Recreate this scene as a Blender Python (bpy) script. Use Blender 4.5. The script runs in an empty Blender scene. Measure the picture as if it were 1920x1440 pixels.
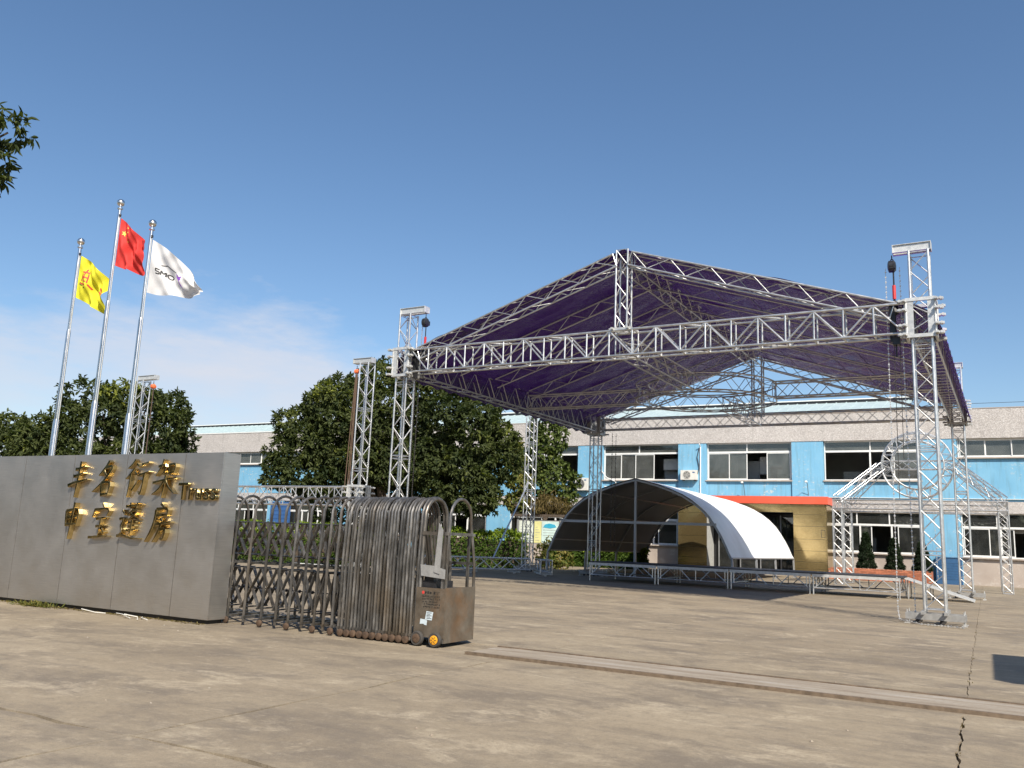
import bpy, math, random
import numpy as np
from mathutils import Vector, Matrix
R = math.radians
rnd = random.Random(7)
npr = np.random.default_rng(11)
sc = bpy.context.scene
COL = sc.collection

# ------------------------------------------------------------------ camera
cam_d = bpy.data.cameras.new('camera')
cam_d.sensor_width = 36.0
cam_d.lens = 30.0
cam_d.clip_start = 0.05
cam_d.clip_end = 3000.0
cam = bpy.data.objects.new('camera', cam_d)
COL.objects.link(cam)
_p, _r, _y = R(10.4), R(2.34), R(29.0)
_fw = Vector((0, math.cos(_p), math.sin(_p)))
_rt0 = Vector((1, 0, 0)); _up0 = _rt0.cross(_fw)
_rt = math.cos(_r) * _rt0 + math.sin(_r) * _up0
_up = -math.sin(_r) * _rt0 + math.cos(_r) * _up0
_m = Matrix((_rt, _up, -_fw)).transposed()
cam.matrix_world = Matrix.Translation((0, 0, 1.25)) @ (Matrix.Rotation(_y, 3, 'Z') @ _m).to_4x4()
sc.camera = cam
sc.render.resolution_x, sc.render.resolution_y = 1024, 768

# ------------------------------------------------------------------ light
SUN_AZ, SUN_EL = R(-44.5), R(42.0)          # where the sun stands, in site axes
sun_dir = Vector((math.cos(SUN_EL) * math.cos(SUN_AZ), math.cos(SUN_EL) * math.sin(SUN_AZ), math.sin(SUN_EL)))
sun_d = bpy.data.lights.new('sun', 'SUN')
sun_d.energy = 5.0
sun_d.angle = R(0.53)
sun_d.color = (1.0, 0.93, 0.82)
sun = bpy.data.objects.new('sun', sun_d)
COL.objects.link(sun)
sun.rotation_euler = sun_dir.to_track_quat('Z', 'Y').to_euler()

world = bpy.data.worlds.new('World')
sc.world = world
world.use_nodes = True
wn, wl = world.node_tree.nodes, world.node_tree.links
wn.clear()
w_out = wn.new('ShaderNodeOutputWorld'); w_bg = wn.new('ShaderNodeBackground')
sky = wn.new('ShaderNodeTexSky'); sky.sky_type = 'NISHITA'; sky.sun_disc = False
sky.sun_elevation = SUN_EL
sky.sun_rotation = math.pi / 2 - SUN_AZ
sky.air_density = 1.0; sky.dust_density = 1.0; sky.ozone_density = 2.0; sky.altitude = 0.0
w_bg.inputs['Strength'].default_value = 0.108
def wmath(op, a, b=None, clamp=False):
    n = wn.new('ShaderNodeMath'); n.operation = op; n.use_clamp = clamp
    for i, v in enumerate((a, b)):
        if v is None: continue
        if isinstance(v, (int, float)): n.inputs[i].default_value = v
        else: wl.new(v, n.inputs[i])
    return n.outputs[0]
tc = wn.new('ShaderNodeTexCoord'); sep = wn.new('ShaderNodeSeparateXYZ'); wl.new(tc.outputs['Generated'], sep.inputs[0])
wmap = wn.new('ShaderNodeMapping'); wl.new(tc.outputs['Generated'], wmap.inputs[0]); wmap.inputs['Scale'].default_value = (2.2, 2.2, 7.5)
nz = wn.new('ShaderNodeTexNoise'); nz.inputs['Scale'].default_value = 2.1; nz.inputs['Detail'].default_value = 8.0; nz.inputs['Roughness'].default_value = 0.62
wl.new(wmap.outputs[0], nz.inputs['Vector'])
# a thin cloud bank lying low in one quarter of the sky (the quarter beyond the flag poles)
bank_az = R(160.0)
hx = wmath('ADD', wmath('MULTIPLY', sep.outputs[0], math.cos(bank_az)), wmath('MULTIPLY', sep.outputs[1], math.sin(bank_az)))
azm = wmath('MULTIPLY', wmath('SUBTRACT', hx, 0.60), 3.6, True)
edge = wmath('ADD', wmath('MULTIPLY', azm, 0.262), wmath('MULTIPLY', wmath('SUBTRACT', nz.outputs[0], 0.5), 0.24))
bank = wmath('MULTIPLY', wmath('SUBTRACT', edge, sep.outputs[2]), 13.0, True)
body = wmath('ADD', wmath('MULTIPLY', nz.outputs[0], 1.5), -0.05, True)
alpha = wmath('MULTIPLY', wmath('MULTIPLY', bank, body), 0.86, True)
cmix = wn.new('ShaderNodeMix'); cmix.data_type = 'RGBA'
wl.new(alpha, cmix.inputs['Factor'])
hsv = wn.new('ShaderNodeHueSaturation'); hsv.inputs['Saturation'].default_value = 1.12; hsv.inputs['Value'].default_value = 1.0
wl.new(sky.outputs[0], hsv.inputs['Color'])
wl.new(hsv.outputs[0], cmix.inputs['A']); cmix.inputs['B'].default_value = (5.1, 5.2, 5.7, 1)
wl.new(cmix.outputs['Result'], w_bg.inputs['Color'])
wl.new(w_bg.outputs[0], w_out.inputs[0])

vs = sc.view_settings
vs.view_transform = 'Standard'; vs.look = 'None'; vs.gamma = 1.0; vs.use_curve_mapping = False
vs.exposure = 0.42
sc.cycles.max_bounces = 8
sc.cycles.transparent_max_bounces = 16
sc.cycles.caustics_reflective = False; sc.cycles.caustics_refractive = False
sc.cycles.use_denoising = True

# ------------------------------------------------------------------ mesh helpers
class MB:
    """collects shapes; build() links them as ONE mesh object"""
    def __init__(s): s.v = []; s.f = []; s.mi = []; s.cur = 0
    def add(s, vs_, fs):
        o = len(s.v); s.v += [tuple(p) for p in vs_]
        for f in fs: s.f.append([i + o for i in f]); s.mi.append(s.cur)
        return s
    def box(s, a, b):
        (x0, y0, z0), (x1, y1, z1) = a, b
        return s.add([(x0,y0,z0),(x1,y0,z0),(x1,y1,z0),(x0,y1,z0),(x0,y0,z1),(x1,y0,z1),(x1,y1,z1),(x0,y1,z1)],
                     [(0,3,2,1),(4,5,6,7),(0,1,5,4),(1,2,6,5),(2,3,7,6),(3,0,4,7)])
    def bar(s, p, q, w, h, up=(0,0,1)):
        p, q = Vector(p), Vector(q); d = (q - p).normalized(); u = Vector(up)
        if abs(d.dot(u)) > 0.98: u = Vector((0, 1, 0))
        a = d.cross(u).normalized() * (w / 2); b = a.cross(d).normalized() * (h / 2)
        vs_ = [p - a - b, p + a - b, p + a + b, p - a + b, q - a - b, q + a - b, q + a + b, q - a + b]
        return s.add(vs_, [(0,1,2,3),(7,6,5,4),(0,4,5,1),(1,5,6,2),(2,6,7,3),(3,7,4,0)])
    def tube(s, pts, r, n=8, cap=True, closed=False):
        pts = [Vector(p) for p in pts]; m = len(pts)
        rs = r if isinstance(r, (list, tuple)) else [r] * m
        rings = []; prev = None
        for i, p in enumerate(pts):
            if closed: d = (pts[(i + 1) % m] - pts[i - 1]).normalized()
            else: d = (pts[min(i + 1, m - 1)] - pts[max(i - 1, 0)]).normalized()
            if prev is None:
                a = d.orthogonal().normalized() if abs(d.z) < 0.9 else d.cross(Vector((0, 1, 0))).normalized()
            else:
                a = (prev - d * prev.dot(d)).normalized()
            prev = a; b = d.cross(a)
            rings.append([p + (a * math.cos(2 * math.pi * k / n) + b * math.sin(2 * math.pi * k / n)) * rs[i] for k in range(n)])
        fs = []
        for i in range(m if closed else m - 1):
            j = (i + 1) % m
            for k in range(n): fs.append((i*n+k, i*n+(k+1)%n, j*n+(k+1)%n, j*n+k))
        if cap and not closed: fs.append(tuple(range(n))[::-1]); fs.append(tuple(range((m-1)*n, m*n)))
        return s.add([p for g in rings for p in g], fs)
    def lathe(s, c, prof, n=14, axis='z'):
        c = Vector(c); vs_ = []
        for (r, z) in prof:
            for k in range(n):
                a = 2 * math.pi * k / n
                if axis == 'z': vs_.append(c + Vector((r*math.cos(a), r*math.sin(a), z)))
                elif axis == 'y': vs_.append(c + Vector((r*math.cos(a), z, r*math.sin(a))))
                else: vs_.append(c + Vector((z, r*math.cos(a), r*math.sin(a))))
        fs = [(i*n+k, i*n+(k+1)%n, (i+1)*n+(k+1)%n, (i+1)*n+k) for i in range(len(prof)-1) for k in range(n)]
        fs.append(tuple(range(n))[::-1]); fs.append(tuple(range((len(prof)-1)*n, len(prof)*n)))
        return s.add(vs_, fs)
    def prism(s, poly, y0, y1):
        """poly in x,z pulled along y"""
        n = len(poly)
        vs_ = [(x, y0, z) for x, z in poly] + [(x, y1, z) for x, z in poly]
        fs = [tuple(range(n)), tuple(range(n, 2*n))[::-1]] + [(i, i+n, (i+1)%n+n, (i+1)%n) for i in range(n)]
        return s.add(vs_, fs)
    def mesh(s, name, mats, smooth=False):
        me = bpy.data.meshes.new(name); me.from_pydata(s.v, [], s.f)
        for m in (mats if isinstance(mats, (list, tuple)) else [mats]): me.materials.append(m)
        if any(s.mi): me.polygons.foreach_set('material_index', s.mi)
        if smooth:
            me.polygons.foreach_set('use_smooth', [True] * len(s.f))
            try: me.set_sharp_from_angle(angle=R(40))
            except Exception: pass
        me.update()
        return me
    def build(s, name, mats, parent=None, smooth=False):
        return link(name, s.mesh(name, mats, smooth), parent)

WORLD = {}                                   # where a parent's origin stands, so children can be given in site coordinates
def link(name, data, parent=None, mat4=None):
    o = bpy.data.objects.new(name, data); COL.objects.link(o)
    off = Vector((0, 0, 0))
    if parent is not None:
        o.parent = parent; off = WORLD.get(parent.name, Vector((0, 0, 0)))
    if mat4 is None: o.location = -off
    else: o.matrix_basis = Matrix.Translation(-off) @ mat4
    WORLD[o.name] = Vector((0, 0, 0)) if mat4 is None else Vector(mat4.translation)
    return o
def thing(name, label, cat, loc=(0, 0, 0), group=None):
    o = bpy.data.objects.new(name, None); COL.objects.link(o); o.location = loc; o.empty_display_size = 0.3
    WORLD[o.name] = Vector(loc)
    return tag(o, label, cat, group)
def tag(o, label, cat, group=None):
    o['label'] = label; o['category'] = cat
    if group: o['group'] = group
    return o
def sub(name, parent, label=None):          # an Empty that holds a part's pieces
    o = bpy.data.objects.new(name, None); COL.objects.link(o); o.parent = parent; o.empty_display_size = 0.2
    o.location = -WORLD.get(parent.name, Vector((0, 0, 0))); WORLD[o.name] = Vector((0, 0, 0))
    if label: o['label'] = label
    return o
def structure(o): o['kind'] = 'structure'; return o
def stuff(o): o['kind'] = 'stuff'; return o

# ------------------------------------------------------------------ materials
class NT:
    def __init__(s, name):
        s.m = bpy.data.materials.new(name); s.m.use_nodes = True
        s.n = s.m.node_tree.nodes; s.l = s.m.node_tree.links
        s.b = s.n['Principled BSDF']; s.co = None
    def coord(s, kind='Object'):
        t = s.n.new('ShaderNodeTexCoord'); return t.outputs[kind]
    def pos(s):
        return s.n.new('ShaderNodeNewGeometry').outputs['Position']
    def mapped(s, vec, scale=(1,1,1), rot=(0,0,0)):
        m = s.n.new('ShaderNodeMapping'); s.l.new(vec, m.inputs[0]); m.inputs['Scale'].default_value = scale; m.inputs['Rotation'].default_value = rot
        return m.outputs[0]
    def noise(s, vec, scale, detail=5, rough=0.55, dist=0.0):
        t = s.n.new('ShaderNodeTexNoise'); s.l.new(vec, t.inputs['Vector'])
        t.inputs['Scale'].default_value = scale; t.inputs['Detail'].default_value = detail
        t.inputs['Roughness'].default_value = rough; t.inputs['Distortion'].default_value = dist
        return t.outputs[0]
    def vor(s, vec, scale, feature='F1', out='Distance', rand=1.0):
        t = s.n.new('ShaderNodeTexVoronoi'); t.feature = feature; s.l.new(vec, t.inputs['Vector']); t.inputs['Scale'].default_value = scale
        t.inputs['Randomness'].default_value = rand
        return t.outputs[out]
    def ramp(s, fac, stops, interp='LINEAR'):
        r = s.n.new('ShaderNodeValToRGB'); s.l.new(fac, r.inputs[0]); r.color_ramp.interpolation = interp
        e = r.color_ramp.elements
        while len(e) < len(stops): e.new(0.5)
        for k, (p, c) in enumerate(stops):
            e[k].position = p; e[k].color = (c, c, c, 1) if isinstance(c, (int, float)) else (*c, 1)
        return r.outputs[0]
    def mix(s, fac, a, b, mode='MIX'):
        m = s.n.new('ShaderNodeMix'); m.data_type = 'RGBA'; m.blend_type = mode
        for v, k in ((fac, 'Factor'), (a, 'A'), (b, 'B')):
            if isinstance(v, (int, float)): m.inputs[k].default_value = v if k == 'Factor' else (v, v, v, 1)
            elif isinstance(v, tuple): m.inputs[k].default_value = (*v, 1)
            else: s.l.new(v, m.inputs[k])
        return m.outputs['Result']
    def math(s, op, a, b=None, clamp=False):
        n = s.n.new('ShaderNodeMath'); n.operation = op; n.use_clamp = clamp
        for i, v in enumerate((a, b)):
            if v is None: continue
            if isinstance(v, (int, float)): n.inputs[i].default_value = v
            else: s.l.new(v, n.inputs[i])
        return n.outputs[0]
    def set(s, k, v):
        i = s.b.inputs[k]
        if isinstance(v, (int, float)): i.default_value = v
        elif isinstance(v, tuple): i.default_value = (*v, 1) if len(v) == 3 else v
        else: s.l.new(v, i)
        return s
    def bump(s, h, strength=0.3, dist=0.02):
        b = s.n.new('ShaderNodeBump'); b.inputs['Strength'].default_value = strength; b.inputs['Distance'].default_value = dist
        s.l.new(h, b.inputs['Height']); s.l.new(b.outputs[0], s.b.inputs['Normal']); return s

def plain(name, col, rough=0.5, metal=0.0, vary=0.12, scale=6.0, bump=0.0, spec=0.5, obj_vary=0.0):
    t = NT(name); p = t.pos()
    n = t.noise(p, scale, 6, 0.6)
    hi = tuple(min(1, c * (1 + vary)) for c in col); lo = tuple(c * (1 - vary) for c in col)
    c = t.ramp(n, [(0.3, lo), (0.7, hi)])
    if obj_vary:
        oi = t.n.new('ShaderNodeObjectInfo').outputs['Random']
        c = t.mix(1.0, c, t.ramp(oi, [(0, 1 - obj_vary), (1, 1 + obj_vary)]), 'MULTIPLY')
    t.set('Base Color', c).set('Metallic', metal).set('Roughness', t.ramp(n, [(0.25, max(0.02, rough - 0.08)), (0.75, min(1, rough + 0.08))])).set('Specular IOR Level', spec)
    if bump: t.bump(t.noise(p, scale * 6, 4), bump, 0.01)
    return t.m

M = {}
M['alu'] = plain('brushed_aluminium', (0.60, 0.60, 0.59), 0.38, 0.84, 0.14, 9, obj_vary=0.14)
M['alu_plate'] = plain('welded_aluminium_plate', (0.60, 0.60, 0.58), 0.45, 0.45, 0.15, 12, obj_vary=0.1)
M['white_frame'] = plain('white_window_frame', (0.74, 0.74, 0.71), 0.4, 0, 0.08, 8)
M['black_metal'] = plain('black_painted_metal', (0.02, 0.02, 0.022), 0.4, 0, 0.3, 20)
M['hoist_red'] = plain('red_hoist_tag', (0.55, 0.03, 0.03), 0.5)
M['hoist_orange'] = plain('orange_hoist_paint', (0.75, 0.16, 0.05), 0.45)
M['chain'] = plain('zinc_chain', (0.66, 0.65, 0.62), 0.4, 0.7, 0.25, 40)
M['dark_chain'] = plain('oiled_chain', (0.06, 0.055, 0.05), 0.5, 0.4, 0.2, 40)
M['rope'] = plain('brown_rope', (0.12, 0.075, 0.05), 0.9)
M['chrome'] = plain('polished_steel_pole', (0.72, 0.70, 0.67), 0.24, 1.0, 0.05, 5)
M['deck'] = plain('black_stage_deck', (0.03, 0.03, 0.034), 0.55, 0, 0.25, 10)
M['red_fascia'] = plain('red_fascia_paint', (0.74, 0.11, 0.055), 0.4, 0, 0.06, 3)
M['brick'] = plain('orange_brick', (0.42, 0.15, 0.08), 0.85, 0, 0.25, 8, obj_vary=0.25)
M['mortar'] = plain('mortar', (0.36, 0.32, 0.28), 0.9)
M['bark'] = plain('tree_bark', (0.10, 0.075, 0.055), 0.95, 0, 0.35, 9, 0.6)
M['dark_hall'] = plain('dim_office_wall', (0.42, 0.42, 0.40), 0.9, 0, 0.1, 2)
M['cabinet'] = plain('grey_cabinet', (0.34, 0.35, 0.34), 0.6, 0, 0.08, 3)
M['blind'] = plain('pale_roller_blind', (0.42, 0.42, 0.39), 0.8, 0, 0.06, 3)
M['ac_white'] = plain('aged_white_casing', (0.66, 0.64, 0.58), 0.5, 0, 0.1, 6)
M['fan_dark'] = plain('dark_fan_grille', (0.05, 0.05, 0.05), 0.6)
M['galv'] = plain('galvanised_plate', (0.36, 0.355, 0.34), 0.5, 0.4, 0.15, 12)
M['soil'] = plain('joint_dirt', (0.075, 0.062, 0.047), 0.95, 0, 0.3, 5)
M['white_line'] = plain('white_conduit', (0.75, 0.75, 0.73), 0.5)
M['pvc_frame'] = plain('grey_tent_frame', (0.42, 0.43, 0.44), 0.4, 0.5, 0.1, 4)
M['white_wire'] = plain('white_wire', (0.7, 0.68, 0.62), 0.6)
M['wheel_yellow'] = plain('yellow_wheel_hub', (0.80, 0.36, 0.02), 0.45)
M['rubber'] = plain('worn_rubber', (0.05, 0.045, 0.04), 0.8)
M['sticker'] = plain('pale_blue_sticker', (0.52, 0.60, 0.64), 0.6, 0, 0.1, 30)
M['ink'] = plain('black_ink', (0.02, 0.02, 0.02), 0.7)
M['red_ink'] = plain('red_ink', (0.55, 0.05, 0.04), 0.6)
M['blue_bin'] = plain('blue_plastic', (0.03, 0.10, 0.22), 0.5)
M['hut'] = plain('grey_render', (0.4, 0.4, 0.38), 0.8)
M['pot'] = plain('dark_planter_soil', (0.06, 0.045, 0.03), 0.95)

def steel_sign():
    t = NT('brushed_steel_cladding'); p = t.pos()
    streak = t.noise(t.mapped(p, (1.2, 1.2, 60)), 3.0, 4, 0.6)
    cloud = t.noise(t.mapped(p, (1, 1, 0.8)), 1.5, 5, 0.55)
    spots = t.math('LESS_THAN', t.vor(p, 5.0), 0.02)
    col = t.mix(0.6, t.ramp(cloud, [(0.3, (0.50, 0.465, 0.415)), (0.7, (0.67, 0.625, 0.56))]), t.ramp(streak, [(0.3, (0.47, 0.45, 0.415)), (0.7, (0.67, 0.635, 0.585))]))
    col = t.mix(t.math('MULTIPLY', spots, 0.35), col, (0.18, 0.14, 0.10))
    t.set('Base Color', col).set('Metallic', 0.92)
    t.set('Roughness', t.ramp(t.noise(p, 2.2, 6, 0.6), [(0.25, 0.34), (0.75, 0.52)]))
    t.bump(t.mix(0.25, cloud, streak), 0.05, 0.02)
    return t.m
M['sign'] = steel_sign()
def gate_steel():
    t = NT('weathered_gate_steel'); p = t.pos()
    n = t.noise(t.mapped(p, (3, 3, 1)), 4.0, 7, 0.65)
    dirt = t.noise(t.mapped(p, (1, 1, 0.5)), 2.6, 4, 0.6)
    oi = t.n.new('ShaderNodeObjectInfo').outputs['Random']
    col = t.ramp(n, [(0.28, (0.095, 0.088, 0.078)), (0.55, (0.215, 0.205, 0.19)), (0.8, (0.40, 0.38, 0.35))])
    col = t.mix(t.ramp(dirt, [(0.45, 0.0), (0.7, 0.7)]), col, (0.22, 0.17, 0.115))
    col = t.mix(1.0, col, t.ramp(oi, [(0, 0.65), (1, 1.25)]), 'MULTIPLY')
    t.set('Base Color', col).set('Metallic', 0.8).set('Roughness', t.ramp(n, [(0.3, 0.30), (0.7, 0.48)]))
    return t.m
M['gate'] = gate_steel()
def cart_steel():
    t = NT('stained_cart_panel'); p = t.pos()
    n = t.noise(p, 5.0, 7, 0.65); r = t.noise(p, 2.2, 5, 0.6, 0.5); f = t.noise(p, 45, 4, 0.7)
    col = t.ramp(n, [(0.3, (0.12, 0.096, 0.070)), (0.7, (0.24, 0.205, 0.16))])
    col = t.mix(t.ramp(r, [(0.5, 0.0), (0.72, 0.6)]), col, (0.24, 0.12, 0.045))
    col = t.mix(t.ramp(f, [(0.6, 0.0), (0.75, 0.5)]), col, (0.10, 0.07, 0.05))
    t.set('Base Color', col).set('Metallic', 0.55).set('Roughness', t.ramp(n, [(0.3, 0.38), (0.7, 0.55)])).bump(n, 0.08, 0.02)
    return t.m
M['cart'] = cart_steel()
def gold():
    t = NT('polished_gold_letters'); p = t.pos()
    n = t.noise(p, 9, 5, 0.6)
    t.set('Base Color', t.ramp(n, [(0.3, (0.46, 0.345, 0.15)), (0.7, (0.68, 0.53, 0.25))])).set('Metallic', 1.0).set('Roughness', t.ramp(n, [(0.3, 0.12), (0.7, 0.24)]))
    return t.m
M['gold'] = gold()
def brass_panel():
    t = NT('mirror_brass_cladding'); p = t.pos()
    n = t.noise(p, 1.2, 4, 0.5); s = t.noise(p, 14, 5, 0.6)
    t.set('Base Color', t.ramp(s, [(0.3, (0.46, 0.335, 0.145)), (0.7, (0.60, 0.455, 0.215))])).set('Metallic', 0.85).set('Roughness', t.ramp(n, [(0.3, 0.10), (0.7, 0.26)]))
    t.bump(n, 0.12, 0.05)
    return t.m
M['brass'] = brass_panel()
def rust():
    t = NT('rusty_iron'); p = t.pos()
    n = t.noise(p, 12, 7, 0.7)
    t.set('Base Color', t.ramp(n, [(0.25, (0.04, 0.028, 0.02)), (0.55, (0.115, 0.072, 0.045)), (0.8, (0.19, 0.13, 0.085))])).set('Metallic', 0.25).set('Roughness', 0.7).bump(n, 0.3, 0.01)
    return t.m
M['rust'] = rust()
def blue_wall():
    t = NT('weathered_blue_paint'); p = t.pos()
    n = t.noise(p, 0.9, 6, 0.6); f = t.noise(p, 7, 8, 0.72)
    drip = t.noise(t.mapped(p, (5, 5, 0.35)), 1.6, 6, 0.65)
    col = t.ramp(n, [(0.3, (0.150, 0.375, 0.555)), (0.7, (0.205, 0.440, 0.605))])
    col = t.mix(t.ramp(drip, [(0.50, 0.0), (0.70, 0.5)]), col, (0.13, 0.24, 0.29))
    z = t.n.new('ShaderNodeSeparateXYZ'); t.l.new(p, z.inputs[0])
    worn = t.math('MULTIPLY', t.ramp(f, [(0.56, 0.0), (0.62, 1.0)]), t.ramp(t.noise(p, 0.75, 4), [(0.46, 0.0), (0.62, 0.9)]))
    col = t.mix(worn, col, (0.52, 0.52, 0.48))
    t.set('Base Color', col).set('Roughness', 0.85).bump(f, 0.15, 0.01)
    return t.m
M['blue'] = blue_wall()
def pebble():
    t = NT('pebble_dash_render'); p = t.pos()
    v = t.vor(p, 26, 'F1', 'Color'); n = t.noise(p, 0.7, 6, 0.6); f = t.noise(p, 30, 5, 0.7)
    drip = t.noise(t.mapped(p, (2.5, 2.5, 0.3)), 1.3, 6, 0.6)
    sepc = t.n.new('ShaderNodeSeparateColor'); t.l.new(v, sepc.inputs[0])
    stone = t.ramp(sepc.outputs[0], [(0.0, (0.29, 0.26, 0.24)), (0.5, (0.46, 0.425, 0.395)), (0.85, (0.58, 0.545, 0.51)), (1.0, (0.68, 0.65, 0.62))])
    col = t.mix(0.45, stone, t.ramp(n, [(0.3, (0.41, 0.38, 0.355)), (0.7, (0.54, 0.505, 0.475))]))
    col = t.mix(t.ramp(drip, [(0.55, 0.0), (0.78, 0.45)]), col, (0.20, 0.185, 0.17))
    t.set('Base Color', col).set('Roughness', 0.9).bump(sepc.outputs[0], 0.5, 0.03)
    return t.m
M['pebble'] = pebble()
def low_wall():
    t = NT('peeling_render'); p = t.pos()
    n = t.noise(p, 2.5, 8, 0.7); b = t.noise(p, 0.8, 5, 0.6)
    col = t.ramp(b, [(0.3, (0.36, 0.30, 0.255)), (0.7, (0.46, 0.40, 0.345))])
    col = t.mix(t.ramp(n, [(0.55, 0.0), (0.68, 0.75)]), col, (0.55, 0.51, 0.46))
    col = t.mix(t.ramp(t.noise(p, 5, 7, 0.7), [(0.6, 0.0), (0.72, 0.5)]), col, (0.20, 0.17, 0.14))
    t.set('Base Color', col).set('Roughness', 0.92).bump(n, 0.35, 0.02)
    return t.m
M['low_wall'] = low_wall()
def roof_sheet():
    t = NT('pale_turquoise_roof_sheet'); p = t.pos()
    n = t.noise(p, 1.5, 6, 0.6)
    t.set('Base Color', t.ramp(n, [(0.3, (0.36, 0.45, 0.46)), (0.7, (0.46, 0.545, 0.55))])).set('Roughness', 0.5)
    return t.m
M['roof'] = roof_sheet()
def glass(name, d0, d1):
    t = NT(name); p = t.pos()
    tr = t.n.new('ShaderNodeBsdfTransparent'); tr.inputs[0].default_value = (0.55, 0.58, 0.56, 1)
    gl = t.n.new('ShaderNodeBsdfGlossy'); gl.inputs['Roughness'].default_value = 0.03; gl.inputs[0].default_value = (0.9, 0.92, 0.92, 1)
    fr = t.n.new('ShaderNodeFresnel'); fr.inputs[0].default_value = 1.5
    df = t.n.new('ShaderNodeBsdfDiffuse'); df.inputs[0].default_value = (0.30, 0.31, 0.29, 1)
    m0 = t.n.new('ShaderNodeMixShader'); t.l.new(t.ramp(t.noise(p, 1.6, 6, 0.6), [(0.3, d0), (0.7, d1)]), m0.inputs[0]); t.l.new(tr.outputs[0], m0.inputs[1]); t.l.new(df.outputs[0], m0.inputs[2])
    m1 = t.n.new('ShaderNodeMixShader'); t.l.new(t.math('MULTIPLY', fr.outputs[0], 1.6, True), m1.inputs[0]); t.l.new(m0.outputs[0], m1.inputs[1]); t.l.new(gl.outputs[0], m1.inputs[2])
    t.l.new(m1.outputs[0], t.n['Material Output'].inputs[0])
    return t.m
M['glass'] = glass('window_glass', 0.03, 0.12)
M['glass_reflect'] = glass('grey_reflection_glass', 0.14, 0.34)  # grey reflection of the upper panes mixed in as diffuse colour
def membrane(name, outer, inner, back, rough, trans, bump_s, spec=0.5, scale=3.0):
    """coated fabric: one colour outside, another inside"""
    t = NT(name); p = t.pos()
    wr = t.noise(t.mapped(p, (1.3, 0.30, 1.3)), scale, 6, 0.62, 0.8)
    wr2 = t.noise(t.mapped(p, (1.0, 0.5, 1.0)), scale * 4, 5, 0.6, 0.5)
    n = t.noise(p, 0.6, 4, 0.5)
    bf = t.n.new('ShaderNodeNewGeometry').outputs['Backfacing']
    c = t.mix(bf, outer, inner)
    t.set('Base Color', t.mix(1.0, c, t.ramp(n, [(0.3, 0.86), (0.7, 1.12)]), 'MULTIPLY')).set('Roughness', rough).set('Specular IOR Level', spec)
    t.bump(t.mix(0.35, wr, wr2), bump_s, 0.2)
    tl = t.n.new('ShaderNodeBsdfTranslucent'); tl.inputs[0].default_value = (*back, 1)
    mx = t.n.new('ShaderNodeMixShader'); mx.inputs[0].default_value = trans
    t.l.new(t.b.outputs[0], mx.inputs[1]); t.l.new(tl.outputs[0], mx.inputs[2]); t.l.new(mx.outputs[0], t.n['Material Output'].inputs[0])
    return t.m
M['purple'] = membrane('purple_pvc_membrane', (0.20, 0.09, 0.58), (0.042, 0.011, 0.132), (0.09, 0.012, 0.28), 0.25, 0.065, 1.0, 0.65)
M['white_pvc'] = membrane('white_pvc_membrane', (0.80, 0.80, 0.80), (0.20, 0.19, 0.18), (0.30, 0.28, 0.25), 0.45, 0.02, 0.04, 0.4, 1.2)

def flag_cloth(name, col):
    t = NT(name); p = t.pos(); n = t.noise(p, 40, 3)
    t.set('Base Color', t.ramp(n, [(0.3, tuple(c * .93 for c in col)), (0.7, col)])).set('Roughness', 0.75)
    tl = t.n.new('ShaderNodeBsdfTranslucent'); tl.inputs[0].default_value = (*col, 1)
    mx = t.n.new('ShaderNodeMixShader'); mx.inputs[0].default_value = 0.35
    t.l.new(t.b.outputs[0], mx.inputs[1]); t.l.new(tl.outputs[0], mx.inputs[2]); t.l.new(mx.outputs[0], t.n['Material Output'].inputs[0])
    return t.m
M['flag_yellow'] = flag_cloth('yellow_flag_cloth', (0.86, 0.80, 0.04))
M['flag_red'] = flag_cloth('red_flag_cloth', (0.80, 0.06, 0.05))
M['flag_white'] = flag_cloth('white_flag_cloth', (0.84, 0.83, 0.82))
M['star'] = plain('yellow_print', (0.9, 0.7, 0.1), 0.7)
M['violet_print'] = plain('violet_print', (0.18, 0.05, 0.36), 0.7)

def leafmat(name, lo, hi, tip, trans=0.3):
    t = NT(name)
    a = t.n.new('ShaderNodeAttribute'); a.attribute_name = 'tint'
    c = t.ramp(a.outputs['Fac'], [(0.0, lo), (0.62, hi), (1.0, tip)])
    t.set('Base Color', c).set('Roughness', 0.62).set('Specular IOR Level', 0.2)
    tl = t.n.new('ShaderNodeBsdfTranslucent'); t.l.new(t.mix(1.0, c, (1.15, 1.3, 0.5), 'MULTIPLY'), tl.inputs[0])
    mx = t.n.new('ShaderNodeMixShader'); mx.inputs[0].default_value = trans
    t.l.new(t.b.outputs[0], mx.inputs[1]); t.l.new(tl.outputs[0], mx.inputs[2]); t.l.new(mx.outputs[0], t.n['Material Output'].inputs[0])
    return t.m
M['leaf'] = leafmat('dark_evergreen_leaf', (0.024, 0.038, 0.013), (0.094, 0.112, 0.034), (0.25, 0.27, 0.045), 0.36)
M['leaf_vine'] = leafmat('climber_leaf', (0.045, 0.07, 0.018), (0.10, 0.13, 0.03), (0.26, 0.21, 0.06))
M['leaf_hedge'] = leafmat('hedge_leaf', (0.035, 0.065, 0.012), (0.10, 0.16, 0.02), (0.25, 0.33, 0.03))
M['leaf_cone'] = leafmat('conifer_leaf', (0.012, 0.022, 0.010), (0.025, 0.042, 0.018), (0.045, 0.065, 0.025), 0.15)
M['dry_leaf'] = leafmat('dry_leaf', (0.10, 0.075, 0.03), (0.20, 0.15, 0.06), (0.32, 0.26, 0.10))

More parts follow.
